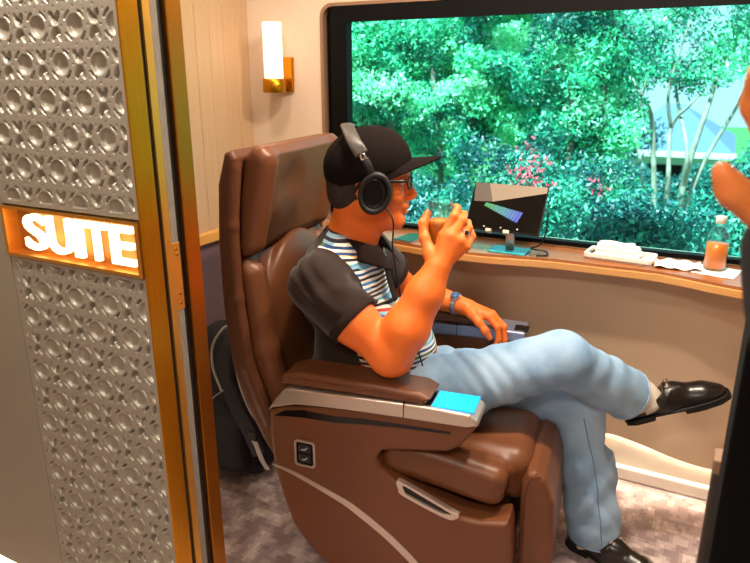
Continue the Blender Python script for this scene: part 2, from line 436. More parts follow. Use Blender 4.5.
# window: brown reveal, black frame, pane
win = bpy.data.objects.new('window_1', None); link(win); win.location = (-.41, D, WZ0); tag(win, kind=S)
wo = (-.41, D, WZ0)
prism('reveal', rrect(WX0, WX1, WZ0, WZ1, .05), D-.004, D+.06, frame_brown, win, holes=[rrect(WX0+.012, WX1-.012, WZ0+.004, WZ1-.012, .042)], off=wo)
prism('frame', rrect(WX0+.045, WX1-.045, WZ0+.002, WZ1-.008, .025), D-.002, D+.028, frame_black, win, holes=[rrect(-1.325, WX1-.11, .8515, 1.597, .006)], off=wo)
prism('inner_frame', rrect(WX0+.012, WX1-.012, WZ0+.004, WZ1-.012, .042), D+.028, D+.045, frame_black, win, holes=[rrect(-1.328, WX1-.107, .849, 1.60, .006)], off=wo)
box('pane', *span(-1.34, WX1-.1, D+.030, D+.036, .845, 1.605), pane_m, win, off=wo)
# left wall: slatted boards above a honey wood rail, padded mauve below
LX = -1.785
bm = bmesh.new(); y = D
while y > .9:
    add_box(bm, *span(LX-.05, LX, y-.0765, y, .80, CEIL), bev=.0025, seg=1); y -= .078
add_box(bm, *span(LX-.06, LX-.006, .9, D+.1, .80, CEIL))
tag(from_bm('wall_left', bm, wood_pale), kind=S)
tag(box('wall_left_lower', *span(LX-.06, LX, .9, D, 0, .80), grey_purple), kind=S)
tag(box('trim_1', *span(LX, LX+.03, 1.05, D-.02, .775, .818), rail_m, bev=.006), kind=S)
# partition wall between corridor and suite
tag(box('wall_front', *span(-3.4, -1.40, .90, .96, .105, CEIL), plain_m), kind=S)
tag(box('wall_front_plinth', *span(-3.4, -1.40, .915, .97, 0, .105), led_m), kind=S)
tag(box('wall_front_header', *span(-.98, .05, .90, 1.05, 2.06, CEIL), plain_m), kind=S)
tag(box('wall_front_right', *span(.105, 2.4, .88, 1.05, 0, CEIL), plain_m), kind=S)
tag(box('wall_right', *span(1.3, 1.4, 1.05, 2.45, 0, CEIL), beige), kind=S)
tag(box('wall_corridor_back', *span(-3.4, 2.4, -1.6, -1.5, 0, CEIL), beige), kind=S)
tag(box('wall_corridor_left', *span(-3.4, -3.3, -1.5, .9, 0, CEIL), beige), kind=S)
tag(box('wall_corridor_right', *span(2.3, 2.4, -1.5, .9, 0, CEIL), beige), kind=S)

# ------------------------------------------------------------------ decorated door panel: pierced lattice in real relief
door = bpy.data.objects.new('door_1', None); link(door); door.location = (-1.19, .90, 0); tag(door, kind=S); do = (-1.19, .90, 0)
PX0, PX1 = -1.398, -.984
def lattice(name, z0, z1):
    P, Q = .104, .068; h = .00145
    xs = np.arange(PX0, PX1+h, h); zs = np.arange(z0, z1+h, h)
    X, Z = np.meshgrid(xs, zs, indexing='ij'); H = np.zeros_like(X)
    row = np.round((Z-1.424)/Q); offx = np.where(row % 2 == 0, 0, P/2)
    X0 = -1.147
    def smooth(d, w=.0012): return np.clip(.5 - d/(2*w), 0, 1)       # 1 inside
    for dr in (-1, 0, 1):
        rr = row+dr; ox = np.where(rr % 2 == 0, 0, P/2)
        cx = X0+ox+np.round((X-X0-ox)/P)*P; cz = 1.424+rr*Q
        x, z = X-cx, Z-cz; r = np.hypot(x, z*1.02); th = np.arctan2(z, x)
        bowl = np.clip(1-(r/.0205)**2, 0, 1); H = np.minimum(H, -.0125*np.sqrt(bowl)*smooth(r-.0205, .0009))       # round dish
        seg = np.abs(((th+math.pi/8) % (math.pi/4)) - math.pi/8)
        arc = np.maximum(np.abs(r-.0282)-.0019, (np.abs(((th+math.pi/4) % (math.pi/2))-math.pi/4)-.44)*r*-1+0*seg)                                                    # broken octagon slot
        H = np.minimum(H, -.019*smooth(arc, .0008))
        # between neighbours of the row: an hourglass of four petal pockets
        cx2 = X0+ox+P/2+np.round((X-X0-ox-P/2)/P)*P; x2 = X-cx2; z2 = np.abs(Z-cz)
        for sgn in (-1, 1):
            a = sgn*x2; u = a*.42+z2*.91; w = -a*.91+z2*.42
            pet = np.hypot((u-.0155)/.0125, w/.0058)-1
            H = np.minimum(H, -.018*smooth(pet*.0058, .0008)*np.clip(u/.024, .25, 1))
        for (ax_, az_) in ((.0350, .0), (.0, .0335), (.027, .0262)):
            dot = np.hypot(np.abs(x)-ax_, np.abs(z)-az_)-.0016; H = np.minimum(H, -.003*smooth(dot))
    edge = np.minimum.reduce([X-PX0, PX1-X, Z-z0, z1-Z]); H = np.where(edge < .009, 0, H)
    n0, n1 = X.shape
    V = np.stack([X, .90-H, Z], -1).reshape(-1, 3)
    I = np.arange(n0*n1).reshape(n0, n1)
    Fq = np.stack([I[:-1, :-1], I[1:, :-1], I[1:, 1:], I[:-1, 1:]], -1).reshape(-1, 4)
    # back board so the panel has thickness
    k = len(V); V = np.vstack([V, [(x, .925, z) for x, z in ((PX0, z0), (PX1, z0), (PX1, z1), (PX0, z1))]])
    fl = [tuple(f) for f in Fq] if False else None
    o = from_arrays(name, V[:k], Fq, panel_m, door, False, do)
    return o
lattice('lattice_panel', 1.138, 2.06)
lattice('lattice_panel', .06, 1.018)
box('backing_board', *span(PX0, PX1, .937, .947, .02, 2.06), panel_m, door, off=do)
box('bottom_rail', *span(PX0, PX1, .90, .93, .0, .06), panel_m, door, off=do)
# the frame post seen edge on: gold stile, gaps, brush seal, dark slot, gold jamb
box('gold_stile', *span(-.9838, -.98, .898, .947, 0, 2.06), gold, door, bev=.002, off=do)
box('black_gap', *span(-1.02, -.986, .947, .958, 0, 2.06), black_matte, door, off=do)
box('gold_strip', *span(-1.0, -.981, .958, .976, 0, 2.06), gold_pale, door, off=do)
box('brush_seal', *span(-1.0, -.983, .976, .996, 1.075, 2.06), pile, door, off=do)
box('brush_seal', *span(-1.0, -.983, .976, .996, .0, .93), pile, door, off=do)
lp = box('latch_plate', *span(-1.0, -.9815, .976, .998, .93, 1.075), gold_pale, door, bev=.001, off=do)
for zz in (.945, .965, 1.05, 1.062):
    lathe('screw', [(0, .002), (.003, .0015), (.0035, 0)], brass_dark, lp, c=(-.9815+1.19, .987-.90, zz), rot=Euler((0, R(90), 0)).to_matrix(), seg=10)
box('black_slot', *span(-1.02, -.99, .996, 1.016, 0, 2.06), black_matte, door, off=do)
box('gold_jamb', *span(-1.0, -.98, 1.016, 1.058, 0, 2.06), brass_dark, door, bev=.002, off=do)
# right jamb of the opening
dr = bpy.data.objects.new('door_2', None); link(dr); dr.location = (.075, .97, 0); tag(dr, kind=S); d2 = (.075, .97, 0)
box('black_jamb', *span(.052, .12, .88, .99, 0, 2.06), frame_black, dr, bev=.003, off=d2)
box('grey_seal', *span(.058, .12, .99, 1.02, 0, 2.06), pile, dr, off=d2)
box('dark_strip', *span(.045, .12, 1.02, 1.06, 0, .82), mat('dark_taupe', '#3b312b', .5), dr, bev=.003, off=d2)
box('tan_cap', *span(.044, .12, 1.018, 1.061, .82, .845), frame_brown, dr, bev=.003, off=d2)

# ------------------------------------------------------------------ SUITE sign
sg = empty('lit_sign', 'glowing SUITE sign in a gold niche across the pierced door panel', 'sign', (-1.19, .90, 1.03)); so = (-1.19, .90, 1.03)
sx0, sx1, sz0, sz1 = -1.398, -.985, 1.022, 1.134
prism('gold_rim', [(sx0, sz0), (sx1, sz0), (sx1, sz1), (sx0, sz1)], .892, .935, gold_pale, sg, holes=[[(sx0+.010, sz0+.007), (sx1-.007, sz0+.007), (sx1-.007, sz1-.006), (sx0+.010, sz1-.006)]], off=so)
box('niche_back', *span(sx0+.003, sx1-.003, .926, .936, sz0+.003, sz1-.003), mat('niche_gold', '#a8713a', .45, metal=.5), sg, off=so)
x = -1.344
for ch, wd in (('S', .076), ('U', .082), ('I', .032), ('T', .077), ('E', .072)):
    cu = bpy.data.curves.new('t', 'FONT'); cu.body = ch; cu.size = .098; cu.extrude = .005; cu.offset = .0012; cu.resolution_u = 6
    to = bpy.data.objects.new('t', cu); COL.objects.link(to)
    bpy.context.view_layer.update()
    me = bpy.data.meshes.new_from_object(to.evaluated_get(bpy.context.evaluated_depsgraph_get()))
    bpy.data.objects.remove(to)
    co = np.empty(len(me.vertices)*3); me.vertices.foreach_get('co', co); co = co.reshape(-1, 3)
    lo, hi = co.min(0), co.max(0)
    co[:, 0] = (co[:, 0]-lo[0])/(hi[0]-lo[0])*(wd-.008); co[:, 1] = (co[:, 1]-lo[1])/(hi[1]-lo[1])*.080
    nv = np.stack([x+co[:, 0], .909-co[:, 2], 1.039+co[:, 1]], -1) - np.array(so)
    me.vertices.foreach_set('co', nv.ravel()); me.update(); me.materials.clear(); me.materials.append(letter_m)
    link(bpy.data.objects.new('letter', me), sg); x += wd

# ------------------------------------------------------------------ the chair; coordinates (a forward, b to the sitter's left, z up) about its base point
CH, CHR = (-.78, 1.685, 0.), R(8)
chair = empty('reclining_armchair', 'large brown leather reclining armchair with silver-trimmed armrests, seating the man in the black cap', 'armchair', CH, CHR)
h = .0032
near_out = [(-.285, .535), (-.288, .46), (-.279, .355), (-.255, .26), (-.227, .18), (-.18, .12), (-.133, .075), (-.07, .04), (.0, .028), (.12, .025), (.37, .03), (.388, .06), (.389, .22), (.383, .30), (.374, .333), (.345, .327), (.30, .318), (.243, .318), (.19, .335), (.13, .362), (.075, .392), (.040, .418), (.027, .445), (.04, .470), (.09, .482), (.16, .492), (.215, .502), (.247, .525), (.272, .562), (.288, .590), (.285, .602), (.10, .594), (-.05, .578), (-.17, .562), (-.25, .547)]
def side(b0, b1, name):
    f = Field((-.31, b0-.02, .0), (.41, b1+.02, .63), h)
    f.poly(near_out, b0, b1, .013)
    return f.mesh(name, leather, chair)
near = side(-.342, -.245, 'side_panel')
far = side(.245, .342, 'side_panel')
SL = [(-.288, .530), (-.27, .545), (-.20, .566), (-.10, .573), (.0, .577), (.12, .580), (.262, .583), (.290, .592), (.286, .604), (.268, .619), (.15, .622), (0, .618), (-.12, .614), (-.215, .612), (-.232, .606), (-.262, .57)]
for b0, b1, far_side in ((-.349, -.24, False), (.24, .349, True)):
    f = Field((-.31, b0-.02, .5), (.32, b1+.02, .65), .0025); f.poly([(a+(.075 if far_side and a > .2 else 0), z) for a, z in SL], b0, b1, .006)
    tr = f.mesh('armrest_trim', blue_silver if far_side else silver, chair)
    # thin seam of the separate front cap
    box('cap_seam', *span(.100, .1025, b0-.0006, b1+.0006, .583, .6225), black_matte, tr)
    f = Field((-.28, b0-.02, .60), (.2, b1+.03, .69), .0028)
    f.poly([(-.246, .617), (-.24, .644), (-.20, .658), (-.1, .659), (.05, .657), (.14, .653), (.168, .640), (.150, .621)], b0+.004, b1+.004, .014)
    pad = f.mesh('armrest_pad', leather, chair)
    yb = b0+.0085 if not far_side else b1-.0
    tube('stitch', spline([(-.236, b0+.0035+.003, .637), (-.18, b0+.0035, .643), (0, b0+.0035, .642), (.12, b0+.0035, .638)], 6), .0012, thread, pad, seg=5)
# screen on the near armrest; black socket on the far one
box('touch_screen', *span(.170, .276, -.338, -.250, .6185, .6245), screen_cyan, chair, bev=.002)
tag(chair.children[-1], 'bright cyan touch screen set flush in the armrest end')
box('recess', *span(.148, .168, -.336, -.250, .6185, .6232), black_gloss, chair)
box('socket', *span(.285, .330, .255, .300, .6165, .6235), black_gloss, chair, bev=.001)
def slotshape(b, sg_):
    pts = [(-.268, .520), (-.235, .540), (-.18, .551), (-.09, .549), (.0, .557), (.10, .560), (.222, .562), (.220, .556), (.10, .550), (.0, .542), (-.09, .531), (-.19, .529)]
    return prism('slot', pts, b, b+sg_*.006, black_gloss, chair)
slotshape(-.3435, 1); slotshape(.3435, -1)
# lower swoosh
sw_c = [(-.279, .366), (-.22, .352), (-.127, .318), (-.06, .291), (-.007, .260), (.05, .222), (.09, .190), (.136, .148), (.20, .075), (.235, .03)]
sp = spline([(a, 0, z) for a, z in sw_c], 6)
up_, dn_ = [], []
for i, p in enumerate(sp):
    t = (sp[min(i+1, len(sp)-1)]-sp[max(i-1, 0)]).normalized(); n = Vector((-t.z, 0, t.x)); w = .0035+.0075*min(1, i/22)
    up_.append((p.x-n.x*w*-1, p.z+n.z*w)); dn_.append((p.x+n.x*-w, p.z-n.z*w))
for b, s_ in ((-.3445, 1), (.3445, -1)):
    prism('lower_trim', up_+dn_[::-1], b, b+s_*.006, silver, chair, bev=.0008)
# switch plate with two buttons
sk = prism('switch_plate', [(a-.0, z) for a, z in rrect(-.209, -.147, .381, .461, .011, 5)], -.3475, -.338, silver, chair, holes=[rrect(-.203, -.153, .387, .455, .007, 5)])
box('plate_face', *span(-.204, -.152, -.3455, -.339, .386, .456), black_gloss, sk, bev=.002)
for z0 in (.394, .424):
    box('button', *span(-.195, -.161, -.3485, -.342, z0, z0+.026), mat('button_black%d' % int(z0*1000), '#1b1b1d', .35), sk, bev=.002)
    prism('seat_symbol', [(-.187, z0+.008), (-.176, z0+.008), (-.168, z0+.017), (-.172, z0+.019), (-.179, z0+.012), (-.187, z0+.012)], -.3492, -.348, grey_icon, sk)
# recline handle: slanted ring with a dark well
o_ = [(.086, .398), (.090, .375), (.105, .357), (.215, .318), (.245, .322), (.252, .334), (.236, .343), (.108, .396)]
def smooth_ring(pts, n=5): return [(p.x, p.z) for p in spline([(a, 0, z) for a, z in pts], n, True)]
o_s = smooth_ring(o_); i_s = smooth_ring([(.103, .386), (.108, .372), (.118, .362), (.200, .333), (.224, .331), (.231, .334), (.222, .339), (.117, .384)])
hd = prism('recline_handle', o_s, -.353, -.338, silver, chair, holes=[i_s], bev=.001)
prism('handle_well', i_s, -.3465, -.340, black_matte, hd)

# the man's legs, needed here so that the cushion yields under him
HIP_R, HIP_L = (-.09, -.160, .515), (-.09, .055, .515)
MID_R, MID_L = (.18, -.105, .572), (.2, .09, .50)
KN_R, KN_L = (.450, -.030, .662), (.498, .122, .450)
AN_R, AN_L = (.700, .195, .455), (.585, .062, .085)
f = Field((-.40, -.34, .28), (.46, .34, .60), .004)
f.rbox((.02, 0, .40), (.38, .235, .055), .035)
f.rbox((.20, 0, .395), (.21, .24, .075), .05, k=.03)
for s_ in (-1, 1):     # padded side wings that swell out towards the front
    f.rbox((.190, s_*.268, .418), (.170, .046, .056), .036, k=.03, rot=roty(R(9)))
f.cone(HIP_R, MID_R, .105, .092, k=.02, op='c'); f.cone(HIP_L, MID_L, .105, .090, k=.02, op='c'); f.cone(MID_L, KN_L, .09, .080, k=.02, op='c')
f.ell((-.12, -.06, .56), (.17, .20, .11), k=.02, op='c')
f.mesh('seat_cushion', leather, chair)
f = Field((.36, -.30, .0), (.53, .30, .47), .004)       # leg rest
f.poly([(.398, .06), (.392, .40), (.405, .437), (.425, .443), (.452, .425), (.478, .36), (.487, .20), (.480, .07)], -.268, .268, .016)
f.cone(HIP_L, KN_L, .11, .076, k=.01, op='c'); f.cone(KN_L, AN_L, .076, .07, k=.01, op='c')
lr = f.mesh('leg_rest', leather, chair)
tube('piping', spline([(.404, -.2695, .08), (.402, -.2695, .33), (.414, -.2695, .42), (.44, -.262, .434)], 6), .0018, thread, lr, seg=5)
# backrest: cushion, tilted headrest, hard shell
f = Field((-.50, -.30, .30), (-.16, .30, 1.0), .004)
f.poly([(-.30, .42), (-.375, .60), (-.398, .80), (-.402, .915), (-.385, .928), (-.372, .88), (-.352, .72), (-.325, .58), (-.285, .47), (-.26, .42)], -.252, .252, .022)
for s_ in (-1, 1): f.chain([(-.30, s_*.222, .50), (-.352, s_*.222, .66), (-.378, s_*.222, .88)], [.034, .036, .034], k=.02)
f.ell((-.355, 0, .74), (.055, .20, .22), .03)
f.ell((-.165, -.078, .835), (.123, .181, .153), k=.02, op='c'); f.ell((-.105, -.07, .665), (.153, .175, .148), k=.02, op='c')
f.mesh('backrest', leather, chair)
f = Field((-.49, -.30, .88), (-.24, .30, 1.26), .0035)
f.poly([(-.402, .935), (-.39, .926), (-.368, .955), (-.345, 1.05), (-.318, 1.15), (-.306, 1.205), (-.322, 1.226), (-.348, 1.228), (-.378, 1.20), (-.400, 1.08)], -.246, .246, .022)
for s_ in (-1, 1): f.cone((-.372, s_*.215, .968), (-.325, s_*.215, 1.185), .030, .028, k=.03)
f.ell((-.19, -.07, 1.07), (.155, .16, .16), k=.02, op='c')
hr = f.mesh('headrest', leather, chair)
tube('seam', spline([(-.405, -.2475, .945), (-.372, -.2485, 1.05), (-.340, -.2485, 1.16), (-.328, -.2465, 1.208), (-.333, -.23, 1.2265)], 8), .0016, thread, hr, seg=5)
f = Field((-.54, -.36, .10), (-.26, .36, 1.26), .0045)
shell = [(-.27, .40), (-.315, .47), (-.372, .60), (-.395, .80), (-.402, 1.0), (-.388, 1.15), (-.374, 1.20), (-.388, 1.222), (-.410, 1.215), (-.436, 1.13), (-.447, .97), (-.446, .78), (-.430, .62), (-.395, .50), (-.345, .40), (-.30, .33)]
f.poly(shell, -.286, .286, .016)
for s_ in (-1, 1):     # the shell's raised rim wraps the cushion a little
    pts = [(-.318, s_*.272, .46), (-.378, s_*.272, .62), (-.402, s_*.272, .82), (-.404, s_*.270, 1.02), (-.388, s_*.264, 1.175)]
    f.chain(pts, [.016]*5, k=.012)
sh = f.mesh('back_shell', leather_dark, chair)
f = Field((-.34, -.30, .0), (.44, .30, .36), .006)
f.rbox((.04, 0, .19), (.32, .235, .14), .03); f.rbox((.05, 0, .03), (.26, .2, .03), .015)
f.mesh('base', leather_dark, chair)

# ------------------------------------------------------------------ the seated man (same local frame as the chair)
man = empty('person', 'seated man in a black cap and striped polo, legs crossed, raising a glass of juice', 'person', CH, CHR)
HC = np.array([-.086, -.078, 1.128]); HM = rotz(R(17)) @ roty(R(1.5)); HS = 1.05
def hp(x, y, z): return tuple(HC + HM @ (np.array([x, y, z])*HS))
def hell(f, c, rad, k=.02, op='u'): f.ell(hp(*c), np.array(rad)*HS, k, op, HM)
def hcone(f, p, q, r1, r2, k=.01, op='u'): f.cone(hp(*p), hp(*q), r1*HS, r2*HS, k, op)
NECK = (-.145, -.082, .955)
SH_R, EL_R, WR_R = (-.168, -.262, .880), (.045, -.287, .722), (.150, -.236, .948)
SH_L, EL_L, WR_L = (-.165, .105, .880), (-.080, .270, .712), (.132, .222, .692)
def body_torso(f, g=0.):
    f.ell((-.165, -.078, .835), (.120+g, .178+g, .150+g), .03)
    f.ell((-.070, -.072, .648), (.172+g, .172+g, .142+g), .05)
    f.cone((-.150, -.080, .945), SH_R, .060+g, .058+g, .04)
    f.cone((-.150, -.080, .945), SH_L, .060+g, .058+g, .04)
    f.ell((-.12, -.06, .555), (.150+g, .185+g, .10+g), .05)
f = Field((-.36, -.40, .0), (.80, .36, 1.30), .0035)
# trunk and legs (under the clothes)
body_torso(f, -.012)
f.chain([HIP_R, MID_R, KN_R], [.078, .070, .055], .03); f.chain([KN_R, AN_R], [.052, .034], .02)
f.chain([HIP_L, MID_L, KN_L], [.078, .070, .055], .03); f.chain([KN_L, AN_L], [.052, .034], .02)
# neck and head
f.cone(NECK, hp(-.030, 0, -.055), .066, .060, .03)
f.cone((-.11, -.079, .975), hp(.01, 0, -.085), .05, .045, .02)
hell(f, (-.014, 0, .034), (.098, .077, .090), .01)
hell(f, (.030, 0, -.035), (.066, .060, .085), .03)
hcone(f, (-.012, -.046, -.062), (.066, -.012, -.098), .024, .022, .02); hcone(f, (-.012, .046, -.062), (.066, .012, -.098), .024, .022, .02)
hell(f, (.074, 0, -.101), (.020, .024, .018), .018)
hell(f, (.050, 0, -.088), (.030, .034, .030), .02)
for s_ in (-1, 1):
    hell(f, (.062, s_*.040, -.028), (.028, .026, .026), .02)           # cheek
    hcone(f, (.090, s_*.010, .030), (.074, s_*.046, .030), .010, .010, .012)   # brow
hcone(f, (.091, 0, .018), (.110, 0, -.026), .009, .0120, .012)        # nose
hell(f, (.113, 0, -.031), (.0125, .0125, .011), .008)
for s_ in (-1, 1): hell(f, (.106, s_*.0125, -.036), (.011, .0075, .0085), .006)
for s_ in (-1, 1): hell(f, (.112, s_*.0055, -.0435), (.004, .003, .003), .002, 'c')
hell(f, (.091, 0, -.058), (.014, .026, .013), .012)                   # muzzle
hell(f, (.0985, 0, -.0615), (.008, .020, .0052), .005)
hell(f, (.0965, 0, -.0740), (.008, .018, .0058), .005)
hell(f, (.108, 0, -.068), (.012, .022, .0016), .003, 'c')
for s_ in (-1, 1):
    hell(f, (.094, s_*.033, .009), (.014, .017, .012), .008, 'c')      # socket
    hell(f, (.077, s_*.033, .0085), (.0135, .0135, .0125), .003)
    hell(f, (.079, s_*.033, .0145), (.0135, .015, .0075), .003)        # lid
    # ear
    hell(f, (-.012, s_*.078, -.006), (.020, .009, .032), .006)
    hell(f, (-.014, s_*.086, -.004), (.011, .006, .019), .004, 'c')
    hell(f, (-.004, s_*.076, -.034), (.010, .006, .011), .005)
# right arm
f.chain([SH_R, (-.06, -.28, .80), EL_R], [.056, .058, .050], .03)
f.ell((.052, -.287, .712), (.052, .048, .044), .02)
f.chain([EL_R, (.085, -.278, .795), (.125, -.254, .885), WR_R], [.052, .057, .045, .0325], .02)
# left arm
f.chain([SH_L, (-.13, .20, .80), EL_L], [.052, .052, .044], .03)
f.chain([EL_L, (.0, .255, .708), WR_L], [.046, .045, .0275], .02)
def hand(f, wrist, knuck, fingers, thumb, r=.0098):
    w = np.array(wrist)
    for i, k_ in enumerate(knuck):
        f.cone(tuple(w+(np.array(k_)-w)*.12), k_, .0165, .0135 if i < 3 else .012, .016)
        chain = [k_, *fingers[i]]; s_ = (1, 1.04, .98, .86)[i]
        f.chain(chain, [.0122*s_, .0105*s_, .0092*s_, .0078*s_], .0035)
        f.ell(chain[1], (.0108*s_,)*3, .004)
    f.chain([tuple(w+(np.array(thumb[0])-w)*.3), *thumb], [.018, .0175, .0125, .0118, .0092], .010)
# right hand: palm turned inwards round the glass, thumb on the face side
kR = [(.158, -.217, 1.026), (.180, -.224, 1.027), (.200, -.219, 1.016), (.214, -.208, 1.000)]
fR = [[(.180, -.200, 1.072), (.182, -.172, 1.088), (.172, -.148, 1.088)],
      [(.200, -.196, 1.062), (.197, -.164, 1.072), (.182, -.140, 1.070)],
      [(.214, -.188, 1.043), (.206, -.157, 1.050), (.188, -.134, 1.048)],
      [(.222, -.178, 1.021), (.213, -.151, 1.027), (.197, -.133, 1.026)]]
tR = [(.130, -.226, .978), (.108, -.208, 1.014), (.0985, -.188, 1.046), (.104, -.168, 1.070)]
hand(f, WR_R, kR, fR, tR)
kL = [(.196, .190, .704), (.206, .209, .706), (.203, .229, .702), (.193, .246, .694)]
fL = [[(.230, .186, .682), (.236, .183, .652), (.226, .182, .632)],
      [(.245, .207, .678), (.252, .205, .642), (.240, .204, .617)],
      [(.240, .229, .674), (.248, .226, .641), (.238, .223, .617)],
      [(.224, .248, .670), (.231, .244, .645), (.224, .240, .625)]]
tL = [(.146, .188, .706), (.170, .170, .688), (.193, .166, .664), (.207, .170, .645)]
mvl = lambda q_: (q_[0]+.014, q_[1]+.004, q_[2]-.024-.30*max(0., q_[0]-.19))
kL = [mvl(q_) for q_ in kL]; fL = [[(q_[0]+.012, q_[1]+.004, q_[2]-.034-.008*n_) for n_, q_ in enumerate(r_)] for r_ in fL]; tL = [mvl(q_) for q_ in tL]
hand(f, WR_L, kL, fL, tL)
f.mesh('body', skin, man)
# eyes, lips as small parts
for s_ in (-1, 1):
    bm = bmesh.new(); bmesh.ops.create_uvsphere(bm, u_segments=16, v_segments=12, radius=.0118*HS, matrix=Matrix.Translation(hp(.0815, s_*.033, .0085)))
    e = from_bm('eye', bm, eye_white, man, True)
    bm = bmesh.new(); bmesh.ops.create_uvsphere(bm, u_segments=12, v_segments=8, radius=.0058*HS, matrix=Matrix.Translation(hp(.0888, s_*.033, .0085)))
    from_bm('iris', bm, iris_m, e, True)
# nails on the right hand's thumb and left fingers
# hair: short and black below the cap
f = Field((-.26, -.20, 1.02), (.10, .05, 1.30), .003)
hell(f, (-.016, 0, .028), (.1015, .081, .092), 0)
hell(f, (-.060, 0, -.030), (.050, .064, .050), .02)
f.plane(hp(.035, 0, 0), HM @ np.array([1., 0, .25])); f.plane(hp(-.05, 0, -.076), HM @ np.array([.55, 0, -1.]))
hell(f, (.01, -.085, -.020), (.034, .03, .050), .006, 'c'); hell(f, (.01, .085, -.020), (.034, .03, .050), .006, 'c')
f.warp(lambda X, Y, Z: .0012*np.sin(X*900+Y*300)*np.sin(Y*700)*np.ones_like(Z))
f.mesh('hair', hair_m, man)
# cap
f = Field((-.27, -.24, 1.05), (.10, .10, 1.33), .003)
hell(f, (-.010, 0, .036), (.110, .090, .098), 0)
hell(f, (.020, 0, .055), (.085, .078, .083), .03)
f.plane(hp(.04, 0, .030), HM @ np.array([.34, 0, -1.]))
hell(f, (-.014, 0, .030), (.102, .082, .092), .0, 'c')
cap = crown = f.mesh('baseball_cap', cap_m, man)
bm = bmesh.new(); nu, nv = 28, 12; grid = []
for i in range(nu+1):
    t = -1+2*i/nu; th = t*R(72); row = []
    for j in range(nv+1):
        v = j/nv; r0x, r0y = .098, .0835
        x0 = math.cos(th)*r0x-.004; y0 = math.sin(th)*r0y
        L_ = .088*(math.cos(t*math.pi/2)**.55)
        xx = x0+L_*v*(.55+.45*math.cos(th)); yy = y0*(1+.03*v)
        zz = .059+(x0-.09)*.10-(.036*t*t+.002)*(v**.9)-.018*t*t + .012*v
        row.append(bm.verts.new(hp(xx, yy, zz)))
    grid.append(row)
for i in range(nu):
    for j in range(nv): bm.faces.new((grid[i][j], grid[i+1][j], grid[i+1][j+1], grid[i][j+1]))
brim = from_bm('brim', bm, cap_m, cap, True)
md = brim.modifiers.new('s', 'SOLIDIFY'); md.thickness = .0045; md.offset = 0
lathe('top_button', [(0, .006), (.006, .004), (.008, 0)], cap_m, cap, c=hp(-.006, 0, .137), seg=16)
for az in (35, 90, 145, 215, 270, 325):       # panel seams
    pts = []
    for k in range(13):
        el = R(88-k*6.5); c_ = np.array([math.cos(R(az))*math.cos(el), math.sin(R(az))*math.cos(el), math.sin(el)])
        t = 1/math.sqrt((c_[0]/.1112)**2+(c_[1]/.0912)**2+(c_[2]/.0992)**2); q = c_*t+np.array([-.010, 0, .036])
        d2 = 1/math.sqrt((c_[0]/.0862)**2+(c_[1]/.079)**2+(c_[2]/.084)**2)
        pts.append(hp(*q))
    tube('seam', pts, .0008, cap_m, crown, seg=5)

# polo shirt
def sleeve_axis(): return SH_R, EL_R
f = Field((-.40, -.40, .46), (.16, .34, 1.02), .0035)
body_torso(f, .004)
eR = tuple(np.array(SH_R)+(np.array(EL_R)-np.array(SH_R))*.60); eL = tuple(np.array(SH_L)+(np.array(EL_L)-np.array(SH_L))*.60)
g = Field((-.40, -.40, .46), (.16, .34, 1.02), .0035)
for s0, e0 in ((SH_R, eR), (SH_L, eL)):
    g.A[:] = 1.0; g.cone(s0, e0, .076, .074, 0)
    d_ = np.array(e0)-np.array(s0); cut = np.array(s0)+d_*.90
    g.plane(cut, d_)
    g.cone(np.array(s0)+d_*.74, np.array(s0)+d_*1.3, .066, .068, 0, 'c')
    kk = .02; hh = np.clip(.5+.5*(f.A-g.A)/kk, 0, 1); f.A = f.A*(1-hh)+g.A*hh-kk*hh*(1-hh)
f.cone(NECK, hp(-.02, 0, -.05), .0665, .064, .004, 'c')
f.cone((-.112, -.080, .972), hp(.02, 0, -.07), .054, .05, .004, 'c')
f.plane((-.12, -.06, .530), (-.10, 0, -1))
def wr(X, Y, Z):     # cloth folds: radiating from the armpit and across the belly
    side_ = np.clip((-.12-Y)/.1, 0, 1)*np.clip((Z-.79+.45*(X+.06))/.05, 0, 1)
    w1 = (.0040*np.sin(58*(X*.75+Z*.9)+6*np.sin(9*Y+14*Z))+.0028*np.sin(120*(X*.35+Z*.9)+5*np.sin(20*X+9*Y)))*side_
    w2 = .0030*np.sin(46*(Z+.35*X)+4*np.sin(7*Y))*np.clip((.80-Z)/.1, 0, 1)
    return w1+w2
f.warp(wr)
v, q = f.arrays()
shirt = from_arrays('polo_shirt', v, q.copy(), None, man, True) if False else None
